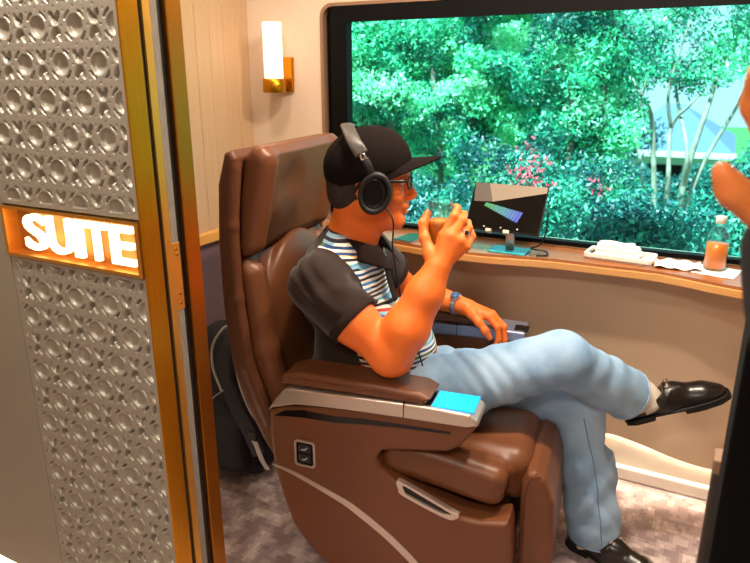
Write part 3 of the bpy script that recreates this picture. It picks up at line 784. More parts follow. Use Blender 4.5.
# signed distance to the edge of the striped front: front of the chest and belly, never the sleeves
def stripe_sd(v):
    x, y, z = v.T
    edge = -.150 + .10*np.clip((.86-z)/.2, 0, 1) - .035*np.clip((z-.88)/.06, 0, 1)
    d = x - edge
    for s0, e0 in ((SH_R, eR), (SH_L, eL)):
        p, w = np.array(s0), np.array(e0)-np.array(s0); t = np.clip(((v-p)@w)/(w@w), -.05, 1.2)
        d = np.minimum(d, np.linalg.norm(v-p-t[:, None]*w, axis=1)-.096)
    return d
def polo_material():
    m = bpy.data.materials.new('striped_polo'); m.use_nodes = True; nt = m.node_tree; b = nt.nodes['Principled BSDF']; N = nt.nodes.new; Lk = nt.links.new
    b.inputs['Roughness'].default_value = .85; b.inputs['Specular IOR Level'].default_value = .2; b.inputs['Sheen Weight'].default_value = .15
    tc = N('ShaderNodeTexCoord'); sx = N('ShaderNodeSeparateXYZ'); Lk(tc.outputs['Object'], sx.inputs[0])
    wob = N('ShaderNodeTexNoise'); wob.inputs['Scale'].default_value = 7; Lk(tc.outputs['Object'], wob.inputs['Vector'])
    def mth(op, a, c):
        n = N('ShaderNodeMath'); n.operation = op
        for i, q_ in enumerate((a, c)):
            if isinstance(q_, (int, float)): n.inputs[i].default_value = q_
            elif q_ is not None: Lk(q_, n.inputs[i])
        return n.outputs[0]
    zz = mth('ADD', mth('ADD', sx.outputs['Z'], mth('MULTIPLY', wob.outputs['Fac'], .020)), mth('MULTIPLY', sx.outputs['X'], .10))
    idx = mth('FLOOR', mth('MULTIPLY', zz, 150.), None)
    along = mth('FLOOR', mth('ADD', mth('MULTIPLY', mth('SUBTRACT', sx.outputs['Y'], sx.outputs['X']), 13.), mth('MULTIPLY', idx, .37)), None)
    cx_ = N('ShaderNodeCombineXYZ'); Lk(idx, cx_.inputs[0]); Lk(along, cx_.inputs[1])
    wn = N('ShaderNodeTexWhiteNoise'); wn.noise_dimensions = '2D'; Lk(cx_.outputs[0], wn.inputs['Vector'])
    par = mth('MODULO', idx, 2.)
    val = mth('ADD', mth('MULTIPLY', wn.outputs['Value'], .5), mth('MULTIPLY', par, .5))
    rp = N('ShaderNodeValToRGB'); rp.color_ramp.interpolation = 'CONSTANT'; e = rp.color_ramp.elements
    e[0].position = 0; e[0].color = lin('#1d1a1d'); e[1].position = .10; e[1].color = lin('#20457e')
    for p, c in ((.20, '#2f83b9'), (.28, '#1a1820'), (.36, '#b73c2c'), (.40, '#3c6b4a'), (.45, '#58a6c8'), (.5, '#efe8dc'), (.66, '#d9d2c8'), (.76, '#8fb4cc'), (.83, '#efe8dc'), (.92, '#e0b863'), (.96, '#d9593a')):
        k = e.new(p); k.color = lin(c)
    Lk(val, rp.inputs['Fac'])
    a_ = N('ShaderNodeAttribute'); a_.attribute_name = 'stripe'
    gt = mth('GREATER_THAN', a_.outputs['Fac'], 0.)
    mx = N('ShaderNodeMix'); mx.data_type = 'RGBA'; Lk(gt, mx.inputs[0]); mx.inputs[6].default_value = lin('#281b17'); Lk(rp.outputs[0], mx.inputs[7])
    Lk(mx.outputs[2], b.inputs['Base Color'])
    n = N('ShaderNodeTexNoise'); n.inputs['Scale'].default_value = 700; Lk(tc.outputs['Object'], n.inputs['Vector'])
    bp = N('ShaderNodeBump'); bp.inputs['Strength'].default_value = .25; bp.inputs['Distance'].default_value = .001; Lk(n.outputs['Fac'], bp.inputs['Height']); Lk(bp.outputs[0], b.inputs['Normal'])
    return m
shirt = from_arrays('polo_shirt', v, q.copy(), polo_material(), man, True)
at_ = shirt.data.attributes.new('stripe', 'FLOAT', 'POINT'); at_.data.foreach_set('value', stripe_sd(v).astype(np.float32))
shirt_cloth = mat('dark_brown_polo_cloth', '#281b17', .85, spec=.2, bump=(700, .25, .001))
# fold-down collar: a ring round the neck, longer towards the front, open in a V
bm = bmesh.new(); cols = []
nc_ = np.array([-.132, -.082, .958]); ns = 44
for i in range(ns+1):
    t = -1+2*i/ns; th = math.pi+t*R(163); fr = abs(t)**2.2           # from the left front round the back to the right front
    ct, st = math.cos(th), math.sin(th)
    top = nc_+np.array([ct*.074+.012*fr, st*.070, .046-.044*fr])
    mid = nc_+np.array([ct*.084+.014*fr, st*.080, .036-.048*fr])
    low = nc_+np.array([ct*(.098+.022*fr)+.020*fr, st*(.100+.006*fr), -.002-.070*fr])
    inn = nc_+np.array([ct*.0695+.010*fr, st*.066, -.004-.046*fr])
    cols.append([bm.verts.new(tuple(p)) for p in (inn, top, mid, low)])
for a, b_ in zip(cols, cols[1:]):
    for k in range(3): bm.faces.new((a[k], a[k+1], b_[k+1], b_[k]))
bmesh.ops.recalc_face_normals(bm, faces=bm.faces)
co_ = from_bm('collar', bm, shirt_cloth, shirt, True)
md = co_.modifiers.new('s', 'SOLIDIFY'); md.thickness = .004; md.offset = 0; md2 = co_.modifiers.new('u', 'SUBSURF'); md2.levels = 1; md2.render_levels = 1
# sleeve cuffs
for s0, e0 in ((SH_R, eR), (SH_L, eL)):
    p, w = np.array(s0), np.array(e0)-np.array(s0); ax = Vector(w).normalized(); u, w2 = frame_of(ax)
    bm = bmesh.new(); rg = []
    for t, rad in ((.75, .0735), (.758, .0768), (.885, .0765), (.905, .0755), (.903, .0705), (.80, .067)):
        c_ = Vector(p+w*t); rg.append([bm.verts.new(c_+(u*math.cos(2*math.pi*k/40)+w2*math.sin(2*math.pi*k/40))*rad) for k in range(40)])
    for a, b_ in zip(rg, rg[1:]):
        for k in range(40): bm.faces.new((a[k], a[(k+1) % 40], b_[(k+1) % 40], b_[k]))
    from_bm('cuff', bm, shirt_cloth, shirt, True)
# placket down the chest
pl = [(-.055, -.088, .938), (-.034, -.090, .905), (-.026, -.090, .87), (-.016, -.089, .835), (-.004, -.088, .80)]
bm = bmesh.new(); add_tube(bm, spline(pl, 5), .017, 8, .25, True, (0, 1, 0)); from_bm('placket', bm, shirt_cloth, shirt, True)

# jeans
f = Field((-.32, -.32, .02), (.78, .30, .76), .0038)
f.ell((-.12, -.06, .535), (.150, .188, .088), 0)
f.chain([HIP_R, MID_R, KN_R], [.098, .090, .070], .03)
f.ell(tuple(np.array(KN_R)+np.array([.012, .004, .002])), (.068, .070, .068), .02)
f.chain([HIP_L, MID_L, KN_L], [.098, .086, .074], .03)
f.chain([KN_L, (.548, .095, .28), AN_L], [.078, .076, .078], .02)
kn_mid = (.570, .080, .562)
f.chain([KN_R, kn_mid, AN_R], [.071, .074, .078], .02)
vR = np.array(AN_R)-np.array(kn_mid); vR /= np.linalg.norm(vR); hemR = np.array(AN_R)-vR*.098
def clip_near(f, p, n, c, r):      # cut with a plane, only near one hem
    n = np.array(n)/np.linalg.norm(n)
    sl, X, Y, Z = f.reg(np.array(c)-r, np.array(c)+r)
    d = ((X-p[0])*n[0]+(Y-p[1])*n[1]+(Z-p[2])*n[2]).astype(np.float32)
    f.A[sl] = np.maximum(f.A[sl], d)
def ridge(x): return np.abs(np.sin(x))**1.6
def jw(X, Y, Z):
    up = np.clip((Z-.40)/.1, 0, 1)*np.clip((.66-X)/.3, 0, 1)
    w = .0020*np.sin(38*X+56*Z+5*np.sin(11*Y+9*X))*up - .0034*ridge(30*X+40*Z+4*np.sin(8*X+14*Y))*up
    lo = np.clip((.42-Z)/.1, 0, 1)*np.clip((Z-.06)/.06, 0, 1)
    w = w + (.0034*np.sin(58*Z+5*np.sin(17*X+11*Y)) - .0045*ridge(27*Z+16*X+3*np.sin(21*Y)))*lo
    kn = np.exp(-(((X-.43)/.10)**2+((Z-.56)/.07)**2)); crt = np.exp(-(((X-.12)/.12)**2+((Z-.62)/.08)**2))
    sh = np.clip((X-.50)/.06, 0, 1)*np.clip((Z-.36)/.06, 0, 1)
    return w + .0032*kn*np.sin(95*(X*.6+Z)+30*Y) + .0045*crt*np.sin(75*X-40*Z+20*Y) + .0016*sh*np.sin(70*X+30*Y+6*np.sin(14*Z))
f.warp(jw)
clip_near(f, hemR, vR, AN_R, .13); 
f.cone(hemR-vR*.03, hemR+vR*.05, .066, .074, 0, 'c')
clip_near(f, (AN_L[0], AN_L[1], .056), (.10, 0, -1), (AN_L[0], AN_L[1], .04), .12)
f.cone((AN_L[0]-.004, AN_L[1]+.008, .115), (AN_L[0], AN_L[1], .0), .064, .071, 0, 'c')
jeans = f.mesh('jeans', jeans_m, man)
# outer seams and hems stand proud as stitched lines
from mathutils.bvhtree import BVHTree
jb = BVHTree.FromPolygons([v_.co for v_ in jeans.data.vertices], [tuple(p_.vertices) for p_ in jeans.data.polygons])
def seam(axis, d, n=10):
    d = Vector(d).normalized(); pts = []
    for p_ in spline(axis, n):
        hit = jb.ray_cast(p_+d*.16, -d, .2)[0]
        if hit is not None: pts.append(hit+d*.0003)
    if len(pts) > 4: tube('seam', pts, .0017, seam_m, jeans, seg=5)
seam([KN_L, (.548, .095, .28), (AN_L[0], AN_L[1], .075)], (.34, -.93, .06))
def hem(c, ax, r, name='hem'):
    u, w2 = frame_of(Vector(ax)); bm = bmesh.new()
    add_tube(bm, [Vector(c)+(u*math.cos(2*math.pi*k/32)+w2*math.sin(2*math.pi*k/32))*r for k in range(33)], .0028, 6, 1., False)
    return from_bm(name, bm, jeans_m, jeans, True)
hem(hemR, vR, .0765); hem((AN_L[0], AN_L[1], .060), (.1, 0, 1), .0752)
# socks and loafers
def shoe(base, fwd, upv, name_label=None):
    Fw = np.array(fwd, float); Fw /= np.linalg.norm(Fw); Up = np.array(upv, float); Up -= Fw*(Up@Fw); Up /= np.linalg.norm(Up); Lf = np.cross(Up, Fw)
    M3 = np.stack([Fw, Lf, Up], 1); B = np.array(base, float)
    def w(p): return tuple(B+M3@np.array(p))
    f = Field((-.02, -.065, -.005), (.33, .065, .12), .0026)
    f.cone((.045, 0, .046), (.13, .004, .042), .036, .040, .02)
    f.cone((.13, .004, .042), (.225, .010, .030), .042, .040, .02)
    f.ell((.235, .012, .027), (.062, .044, .028), .02)
    f.ell((.050, 0, .058), (.050, .035, .040), .02)
    f.ell((.135, .003, .068), (.055, .036, .026), .02)
    f.plane((0, 0, .014), (0, 0, -1)); f.ell((.068, 0, .104), (.066, .033, .066), .004, 'c'); f.rbox((.052, 0, .122), (.078, .08, .058), .02, k=.006, op='c', rot=roty(R(-6)))
    v, q = f.arrays(); sh_ = from_arrays('shoe', v@M3.T+B, q.copy(), shoe_m, man, True)
    f = Field((-.02, -.07, -.005), (.33, .07, .035), .0026)
    out = [(.0, .0)]; pr = [(0, .0), (.004, .022), (.03, .036), (.09, .036), (.15, .043), (.22, .050), (.27, .042), (.298, .022), (.304, .008)]
    def ol(X, Y, Z):
        xs = np.array([p[0] for p in pr]); ys = np.array([p[1] for p in pr]); hw = np.interp(X, xs, ys)
        d = np.maximum(np.maximum(np.abs(Y-.03*np.clip(X, 0, 1))-hw, np.abs(X-.152)-.153), np.maximum(Z-.020, .002-Z))
        return np.maximum(d, np.minimum(.088-X, 1)*0+np.where((X > .088) & (X < .17), .012-Z, -1))
    f.put(ol, (0, -.06, 0), (.31, .065, .022))
    v, q = f.arrays(); from_arrays('sole', v@M3.T+B, q.copy(), sole_m, sh_, True)
    tube('strap', [w(p) for p in spline([(.128, -.040, .040), (.140, -.034, .075), (.146, .004, .0935), (.142, .042, .075), (.132, .048, .040)], 6)], .011, shoe_m, sh_, seg=8, flat=.22, up=tuple(Fw))
    bt = tube('buckle_bar', [w((.146, -.022, .090)), w((.149, .004, .0965)), w((.147, .030, .090))], .0032, chrome, sh_, seg=8)
    for s_ in (-.020, .028):
        bm = bmesh.new(); c_ = Vector(w((.147, s_, .093))); u_ = Vector(Fw); l_ = Vector(Lf)
        add_tube(bm, [c_+(u_*math.cos(2*math.pi*k/16)+l_*math.sin(2*math.pi*k/16))*.007 for k in range(17)], .0018, 6, 1., False); from_bm('buckle_ring', bm, chrome, sh_, True)
    tube('welt', [w(p) for p in spline([(.16, -.047, .021), (.22, -.043, .021), (.28, -.030, .021), (.302, .008, .021), (.285, .042, .021), (.22, .058, .021), (.16, .048, .021)], 5)], .0022, sole_m, sh_, seg=5)
    return w
wr_ = shoe((.648, .182, .388), (.91, .09, .40), (-.42, 0, .90))
wl_ = shoe((.512, .085, 0), (.89, -.45, 0), (0, 0, 1))
def sock(path, rs):
    bm = bmesh.new(); add_tube(bm, spline(path, 5), [rs]*(5*(len(path)-1)+1), 20); return from_bm('sock', bm, sock_m, man, True)
sock([tuple(hemR-vR*.05), tuple(hemR+vR*.05), wr_((.072, 0, .085)), wr_((.09, 0, .035))], .0435)
sock([(AN_L[0]-.012, AN_L[1]+.012, .17), (AN_L[0]-.004, AN_L[1], .11), wl_((.062, 0, .06)), wl_((.075, 0, .035))], .0415)

# ------------------------------------------------------------------ what he wears and holds
GC = (.138, -.166)          # axis of the glass
hpn = empty('headphones', 'black over-ear headphones worn over the cap of the seated man', 'headphones', CH, CHR)
def cup(s_):
    c = (.019, s_*.093, -.014)
    prof = [(0, .0), (.024, .0), (.030, .003), (.034, .010), (.040, .012), (.0445, .008), (.0455, 0), (.0445, -.010), (.038, -.016), (.030, -.018)]
    bm = bmesh.new(); seg = 40; rg = []
    for r, d in prof:
        if r == 0: rg.append([bm.verts.new(hp(c[0], c[1]+s_*(d+.006), c[2]))]); continue
        rg.append([bm.verts.new(hp(c[0]+r*.92*math.cos(2*math.pi*k/seg)+.004*math.sin(2*math.pi*k/seg), c[1]+s_*(d+.006), c[2]+r*1.18*math.sin(2*math.pi*k/seg))) for k in range(seg)])
    for a, b_ in zip(rg, rg[1:]):
        for k in range(seg):
            j = (k+1) % seg
            bm.faces.new((a[0], b_[k], b_[j]) if len(a) == 1 else (a[k], a[j], b_[j], b_[k]))
    bm.faces.new(rg[-1]); bmesh.ops.recalc_face_normals(bm, faces=bm.faces)
    e = from_bm('ear_cup', bm, black_matte, hpn, True)
    bm = bmesh.new(); add_tube(bm, [hp(c[0]+.036*.92*math.cos(2*math.pi*k/32), c[1]-s_*.014, c[2]+.036*1.18*math.sin(2*math.pi*k/32)) for k in range(33)], .011, 10, 1., False)
    from_bm('ear_cushion', bm, black_matte, e, True)
    bm = bmesh.new(); add_tube(bm, [hp(c[0]+.0285*.92*math.cos(2*math.pi*k/32), c[1]+s_*.0115, c[2]+.0285*1.2*math.sin(2*math.pi*k/32)) for k in range(33)], .0022, 8, 1., False)
    from_bm('rim', bm, black_gloss, e, True)
    bm = bmesh.new(); add_tube(bm, [hp(c[0]-.003, c[1]+s_*.0065, c[2]), hp(c[0]-.003, c[1]+s_*.0078, c[2])], .0235, 32, 1.35); from_bm('grille', bm, mat('cup_grille%d' % (s_+1), '#050505', .9), e)
    # yoke
    tube('yoke', [hp(*p) for p in spline([(.013, s_*.102, .030), (.002, s_*.104, .052), (-.008, s_*.101, .070)], 5)], .0105, black_matte, hpn, seg=10, flat=.45, up=tuple(HM[:, 0]))
    cl_ = tube('hinge', [hp(-.008, s_*.1025, .068), hp(-.018, s_*.0985, .084)], .0095, chrome, hpn, seg=8, flat=.4, up=tuple(HM[:, 0]))
    box('hinge_slot', hp(-.013, s_*.1062, .076), (.003, .002, .010), black_matte, cl_)
for s_ in (-1, 1): cup(s_)
arc = [(-.034, -.0985, .080), (-.050, -.089, .103), (-.064, -.064, .124), (-.074, -.030, .138), (-.077, 0, .142), (-.074, .030, .138), (-.064, .064, .124), (-.050, .089, .103), (-.034, .0985, .080)]
tube('headband', [hp(p[0]+.019, p[1], p[2]) for p in spline(arc, 6)], .0185, hp_metal, hpn, seg=14, flat=.26, up=tuple(HM[:, 0]))
tube('cable', spline([hp(.044, -.100, -.046), (.012, -.168, 1.045), (.009, -.162, .985), (.010, -.155, .945), (.020, -.150, .88), (.032, -.15, .82), (.055, -.150, .74), (.083, -.155, .68), (.10, -.16, .635)], 6), .0021, cable_m, hpn, seg=6)
gl = empty('eyeglasses', 'dark-rimmed eyeglasses on the face of the man in the black cap', 'glasses', CH, CHR)
for s_ in (-1, 1):
    rim = [hp(.109-.010*(abs(s_*.033+.026*math.cos(t))/.06)**2, s_*.034+.0245*math.cos(t), .006+.018*math.sin(t)) for t in [2*math.pi*k/28 for k in range(29)]]
    bm = bmesh.new(); add_tube(bm, rim, .0022, 8, 1., False); r_ = from_bm('rim', bm, lens_black, gl, True)
    bm = bmesh.new(); bm.faces.new([bm.verts.new(p) for p in rim[:-1]])
    L0 = from_bm('lens', bm, lens_m, r_); md = L0.modifiers.new('s', 'SOLIDIFY'); md.thickness = .0016
    tube('temple', [hp(*p) for p in spline([(.101, s_*.059, .012), (.092, s_*.068, .013), (.06, s_*.079, .013), (.01, s_*.086, .012), (-.02, s_*.085, .004), (-.032, s_*.083, -.014)], 5)], .0026, lens_black, gl, seg=8, flat=1.6)
tube('bridge', [hp(*p) for p in spline([(.109, -.0105, .010), (.1125, 0, .0135), (.109, .0105, .010)], 5)], .002, lens_black, gl, seg=6)
wt = empty('wristwatch', "silver and blue wristwatch on the seated man's left wrist", 'watch', CH, CHR)
wc = np.array(WR_L)*.84+np.array(EL_L)*.16; wa = np.array(WR_L)-np.array(EL_L); wa /= np.linalg.norm(wa); u_, w_ = frame_of(Vector(wa)); wcv = Vector(wc)
bm = bmesh.new(); add_tube(bm, [wcv+(u_*math.cos(2*math.pi*k/32)+w_*math.sin(2*math.pi*k/32))*.0325 for k in range(33)], .0085, 10, .32, False, tuple(wa)); from_bm('strap', bm, blue_silver, wt, True)
for k in range(9):
    t = R(-150+k*16); box('link', tuple(wcv+(u_*math.cos(t)+w_*math.sin(t))*.0345), (.013, .004, .004), silver, wt, bev=.001)
up_dir = Vector((-.05, -.45, 1)).normalized(); up_dir = (up_dir-Vector(wa)*up_dir.dot(Vector(wa))).normalized()
tube('case', [wcv+up_dir*.032, wcv+up_dir*.040], .0165, chrome, wt, seg=24); tube('dial', [wcv+up_dir*.0401, wcv+up_dir*.0407], .0138, mat('dial_blue', '#3a5a86', .2), wt, seg=24)
rg_ = empty('ring', "silver ring with a black stone on the man's raised right hand", 'ring', CH, CHR)
ra, rb = Vector(kR[2]), Vector(fR[2][0]); rc = ra.lerp(rb, .55); ax = (rb-ra).normalized(); u_, w_ = frame_of(ax)
bm = bmesh.new(); add_tube(bm, [rc+(u_*math.cos(2*math.pi*k/24)+w_*math.sin(2*math.pi*k/24))*.0118 for k in range(25)], .0042, 8, .4, False, tuple(ax)); from_bm('band', bm, chrome, rg_, True)
so_ = Vector((.35, -.9, .1)); so_ = (so_-ax*so_.dot(ax)).normalized()
bm = bmesh.new(); bmesh.ops.create_uvsphere(bm, u_segments=12, v_segments=8, radius=.0055, matrix=Matrix.Translation(rc+so_*.0125)); from_bm('stone', bm, black_gloss, rg_, True)
gls = empty('drinking_glass', 'stemless glass of orange juice raised in the right hand of the seated man', 'glass', CH, CHR)
gz = .982
outer = [(0, 0), (.020, 0), (.0235, .003), (.0275, .020), (.0315, .042), (.0335, .062), (.0335, .082), (.0315, .105), (.0302, .122)]
inner = [(.0290, .122), (.0303, .105), (.0322, .082), (.0322, .062), (.0302, .042), (.0262, .020), (.0215, .007), (0, .006)]
lathe('bowl', outer+inner, drink_glass, gls, c=(GC[0], GC[1], gz), seg=40)
lathe('juice', [(0, .0075), (.0208, .0085), (.0257, .021), (.0297, .042), (.0317, .062), (.0318, .072), (0, .0725)], juice, gls, c=(GC[0], GC[1], gz), seg=40)

# ------------------------------------------------------------------ sill and what stands on it
SZ = .83
edge = [(-1.785, 2.105), (-1.40, 2.125), (-1.20, 2.122), (-1.03, 2.108), (-.84, 2.088), (-.74, 2.086), (-.64, 2.096), (-.54, 2.117), (-.44, 2.130), (-.31, 2.131), (-.165, 2.133), (-.09, 2.118), (-.02, 2.095), (.10, 2.060), (.3, 2.04), (.6, 2.05), (1.3, 2.06)]
es = [(p.x, p.y) for p in spline([(a, b_, 0) for a, b_ in edge], 6)]
sill = empty('window_shelf', 'wavy-edged honey wood shelf running along under the window', 'shelf', (-.4, 2.2, .80)); sl = (-.4, 2.2, .80)
prism('shelf_top', es+[(1.3, D), (-1.785, D)], SZ-.010, SZ, sill_wood, sill, axis='z', off=sl)
prism('shelf_edge', [(a, b_-.004) for a, b_ in es]+[(1.3, D), (-1.785, D)], SZ-.034, SZ-.0095, sill_edge, sill, axis='z', bev=.003, off=sl)
mon = empty('monitor', 'small tilted black display with a green-blue image, standing on the window shelf', 'monitor', (-.62, 2.16, SZ)); mo = Vector((-.62, 2.16, SZ))
Bc = Vector((-.632, 2.100, .910)); Ux = Vector((1, -.02, 0)).normalized(); Uv = Vector((.0, .56, .83)).normalized(); Un = Ux.cross(Uv).normalized()
if Un.y > 0: Un = -Un
def mp(u, v, w): return tuple(Bc+Ux*u+Uv*v+Un*w-mo)
def mbox(name, u0, u1, v0, v1, w0, w1, m, parent, bev=0.):
    bm = bmesh.new(); add_box(bm, ((u0+u1)/2, (v0+v1)/2, (w0+w1)/2), (u1-u0, v1-v0, w1-w0), None, bev)
    M = Matrix([[Ux[i], Uv[i], Un[i], (Bc-mo)[i]] for i in range(3)]+[[0, 0, 0, 1]]); bmesh.ops.transform(bm, matrix=M, verts=bm.verts); bmesh.ops.recalc_face_normals(bm, faces=bm.faces)
    return from_bm(name, bm, m, parent)
mbox('casing', -.128, .128, -.001, .172, -.010, 0, black_matte, mon, .003)
scr = mbox('screen', -.126, .126, .003, .170, 0, .0012, mat('dark_screen', '#060607', .06, spec=.6), mon)
bm = bmesh.new(); cl = bm.loops.layers.color.new('tint') if False else None
tones = []
for k in range(12):        # the slanted bars of the picture on the screen, green turning blue
    u0 = -.072+k*.0112; v0 = .098-.0022*k; hgt = .014+.0022*k
    ps = [(u0, v0), (u0+.0104, v0-.001), (u0+.0104-.004-.0009*k, v0-hgt), (u0-.004-.0009*k, v0-hgt+.001)]
    bm.faces.new([bm.verts.new(mp(a, b_, .0016)) for a, b_ in ps]); tones += [k/11]*4
pic = from_bm('image_and_reflection', bm, None, scr) if False else None
for vs, tn in (([(-.125, .1695), (-.075, .1695), (-.050, .103), (-.116, .100)], 1.42), ([(-.075, .1695), (.125, .1695), (.125, .148), (-.050, .103)], 1.72)):  # warm reflection across the screen's top, painted in as emissive beige and brown quads
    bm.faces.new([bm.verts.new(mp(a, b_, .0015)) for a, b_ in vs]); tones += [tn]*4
me = bpy.data.meshes.new('image_and_reflection'); bm.to_mesh(me); bm.free()
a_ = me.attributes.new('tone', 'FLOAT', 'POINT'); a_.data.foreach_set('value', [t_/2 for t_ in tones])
m_ = bpy.data.materials.new('picture_and_reflection'); m_.use_nodes = True; nt = m_.node_tree; b_ = nt.nodes['Principled BSDF']
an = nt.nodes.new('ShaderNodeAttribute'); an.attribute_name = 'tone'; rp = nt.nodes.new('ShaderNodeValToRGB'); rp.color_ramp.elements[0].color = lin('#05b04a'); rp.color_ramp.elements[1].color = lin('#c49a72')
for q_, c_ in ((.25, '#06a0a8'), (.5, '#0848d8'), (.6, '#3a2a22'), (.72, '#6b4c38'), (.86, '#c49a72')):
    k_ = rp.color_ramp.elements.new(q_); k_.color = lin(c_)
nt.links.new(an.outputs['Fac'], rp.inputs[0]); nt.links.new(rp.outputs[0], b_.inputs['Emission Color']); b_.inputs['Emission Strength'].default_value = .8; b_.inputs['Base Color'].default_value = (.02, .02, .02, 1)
me.materials.append(m_); pic = link(bpy.data.objects.new('image_and_reflection', me), scr); md = pic.modifiers.new('s', 'SOLIDIFY'); md.thickness = .0004
for u0 in (-.052, .008):
    mbox('clip', u0, u0+.020, -.006, .006, -.012, .004, silver, mon, .001)
tube('stand_arm', [Vector(mp(.018, .05, -.014)), Vector(mp(.018, .02, -.016)), Vector((-.612, 2.150, .878))-mo, Vector((-.612, 2.150, SZ+.008))-mo], .0150, silver, mon, seg=12, flat=.28, up=(1, 0, 0))
box('base', *span(-.680, -.552, 2.118, 2.205, SZ, SZ+.006), cyan_pad, mon, bev=.002, off=tuple(mo))
tag(mon.children[-1], 'flat teal base plate')
for u0 in (-.062, -.004, .052):
    mbox('indicator', u0, u0+.004, .010, .014, .001, .0018, white_p, scr)
cb = tube('power_cable', [p for p in spline([tuple(Vector(mp(.126, .10, -.006))+mo), (-.492, 2.145, .965), (-.490, 2.135, .915), (-.51, 2.15, .868), (-.545, 2.175, .845), (-.50, 2.19, .836), (-.485, 2.15, .834), (-.515, 2.13, .834)], 7)], .0028, cable_m, None, seg=6)
tag(cb, 'black cable looping down from the small display to the wooden shelf', 'cable')
ph = empty('smartphone', 'dark phone lying flat on the window shelf behind the juice glass', 'phone', (-.99, 2.17, SZ), R(-8))
box('phone_body', (0, 0, .004), (.075, .12, .008), black_gloss, ph, bev=.002); box('phone_edge', (0, 0, .0035), (.0765, .1215, .004), silver, ph, bev=.001)
ty = empty('tray', 'white rectangular tray under the folded towel on the window shelf', 'tray', (-.265, 2.225, SZ), R(-5)); 
prism('tray_base', rrect(-.088, .088, -.046, .046, .010, 4), 0, .009, white_p, ty, axis='z')
prism('tray_rim', rrect(-.106, .106, -.056, .056, .014, 4), .008, .021, white_p, ty, axis='z', holes=[rrect(-.097, .097, -.049, .049, .009, 4)], bev=.001)
tw = Field((-.10, -.06, .0), (.10, .06, .06), .0025)
for i, (sx_, sy_, z_) in enumerate(((.070, .034, .0185), (.067, .032, .032), (.056, .030, .044))):
    tw.rbox((-.006-.006*i, .0, z_), (sx_, sy_, .0085), .008, k=.004)
tw.warp(lambda X, Y, Z: .0016*np.sin(70*X+40*Y)*np.ones_like(Z)+.0012*np.sin(110*Y+35*X)*np.ones_like(Z))
to_ = tw.mesh('folded_towel', white_cloth); to_.location = (-.265, 2.225, SZ); to_.rotation_euler = (0, 0, R(-5)); tag(to_, 'folded white towel lying in the white tray', 'towel')
def sheet(name, c, w_, d_, rz, z, label, cat, amp=.002):
    bm = bmesh.new(); n = 14; g = []
    for i in range(n+1):
        g.append([bm.verts.new((-w_/2+w_*i/n, -d_/2+d_*j/n, amp*(1.1+math.sin(i*.9+j*.7)*math.cos(j*.5-i*.3)))) for j in range(n+1)])
    for i in range(n):
        for j in range(n): bm.faces.new((g[i][j], g[i+1][j], g[i+1][j+1], g[i][j+1]))
    o = from_bm(name, bm, paper, None, True); md = o.modifiers.new('s', 'SOLIDIFY'); md.thickness = .0012; md.offset = 1
    o.location = (*c, z); o.rotation_euler = (0, 0, rz); return tag(o, label, cat)
sheet('paper_napkin', (-.092, 2.215), .135, .105, R(6), SZ, 'crumpled white paper napkin between the tray and the juice bottle', 'napkin', .006)
sheet('paper_sheet', (.018, 2.205), .12, .12, R(-12), SZ, 'flat white paper sheet under the plastic juice bottle', 'paper', .0008)
bt = empty('juice_bottle', 'clear plastic bottle half full of orange juice with a white cap', 'bottle', (.010, 2.225, SZ+.003))
lathe('bottle_body', [(0, .001), (.028, .001), (.032, .005), (.0325, .06), (.0318, .066), (.0325, .072), (.0325, .095), (.030, .112), (.022, .126), (.0135, .134), (.0125, .142), (.0125, .150), (.0115, .150), (.0115, .134), (.021, .124), (.029, .111), (.0312, .095), (.0312, .006), (0, .004)], pet_m, bt, seg=36)
lathe('juice', [(0, .0045), (.0305, .0065), (.0307, .082), (0, .0825)], juice, bt, seg=36)
lathe('bottle_cap', [(.0128, .143), (.0150, .144), (.0152, .162), (.0140, .165), (0, .1655)], white_p, bt, seg=28)
box('blank_label', (0, -.0322, .088), (.030, .0012, .028), paper, bt) if False else None
ol_ = empty('wall_socket', 'white three-outlet wall plate below the window shelf', 'socket', (-.657, D-.012, .70)); oo = (-.657, D-.012, .70)
box('plate', *span(-.708, -.606, D-.021, D-.012, .656, .746), white_p, ol_, bev=.003, off=oo)
for z_ in (.682, .703, .724):
    box('outlet_slot', *span(-.664, -.650, D-.0225, D-.0205, z_-.003, z_+.003), mat('slot_grey%d' % int(z_*1000), '#8d8880', .5), ol_, off=oo)
# wall lamp
sc = empty('wall_lamp', 'brass wall lamp with a white glass tube shade, left of the window', 'lamp', (-1.605, D, 1.41)); sco = (-1.605, D, 1.41)
box('back_plate', *span(-1.622, -1.568, D-.016, D, 1.345, 1.475), gold, sc, bev=.002, off=sco)
box('arm', *span(-1.606, -1.584, 2.23, D-.014, 1.356, 1.385), gold, sc, bev=.002, off=sco)
lathe('cup', [(0, 1.342), (.044, 1.342), (.0455, 1.345), (.0455, 1.392), (.043, 1.394), (0, 1.394)], gold, sc, c=(-1.612, 2.225, 0), seg=40, off=sco)
lathe('lamp_shade', [(0, 1.394), (.036, 1.394), (.037, 1.398), (.037, 1.596), (.035, 1.601), (0, 1.602)], shade_m, sc, c=(-1.612, 2.225, 0), seg=40, off=sco)

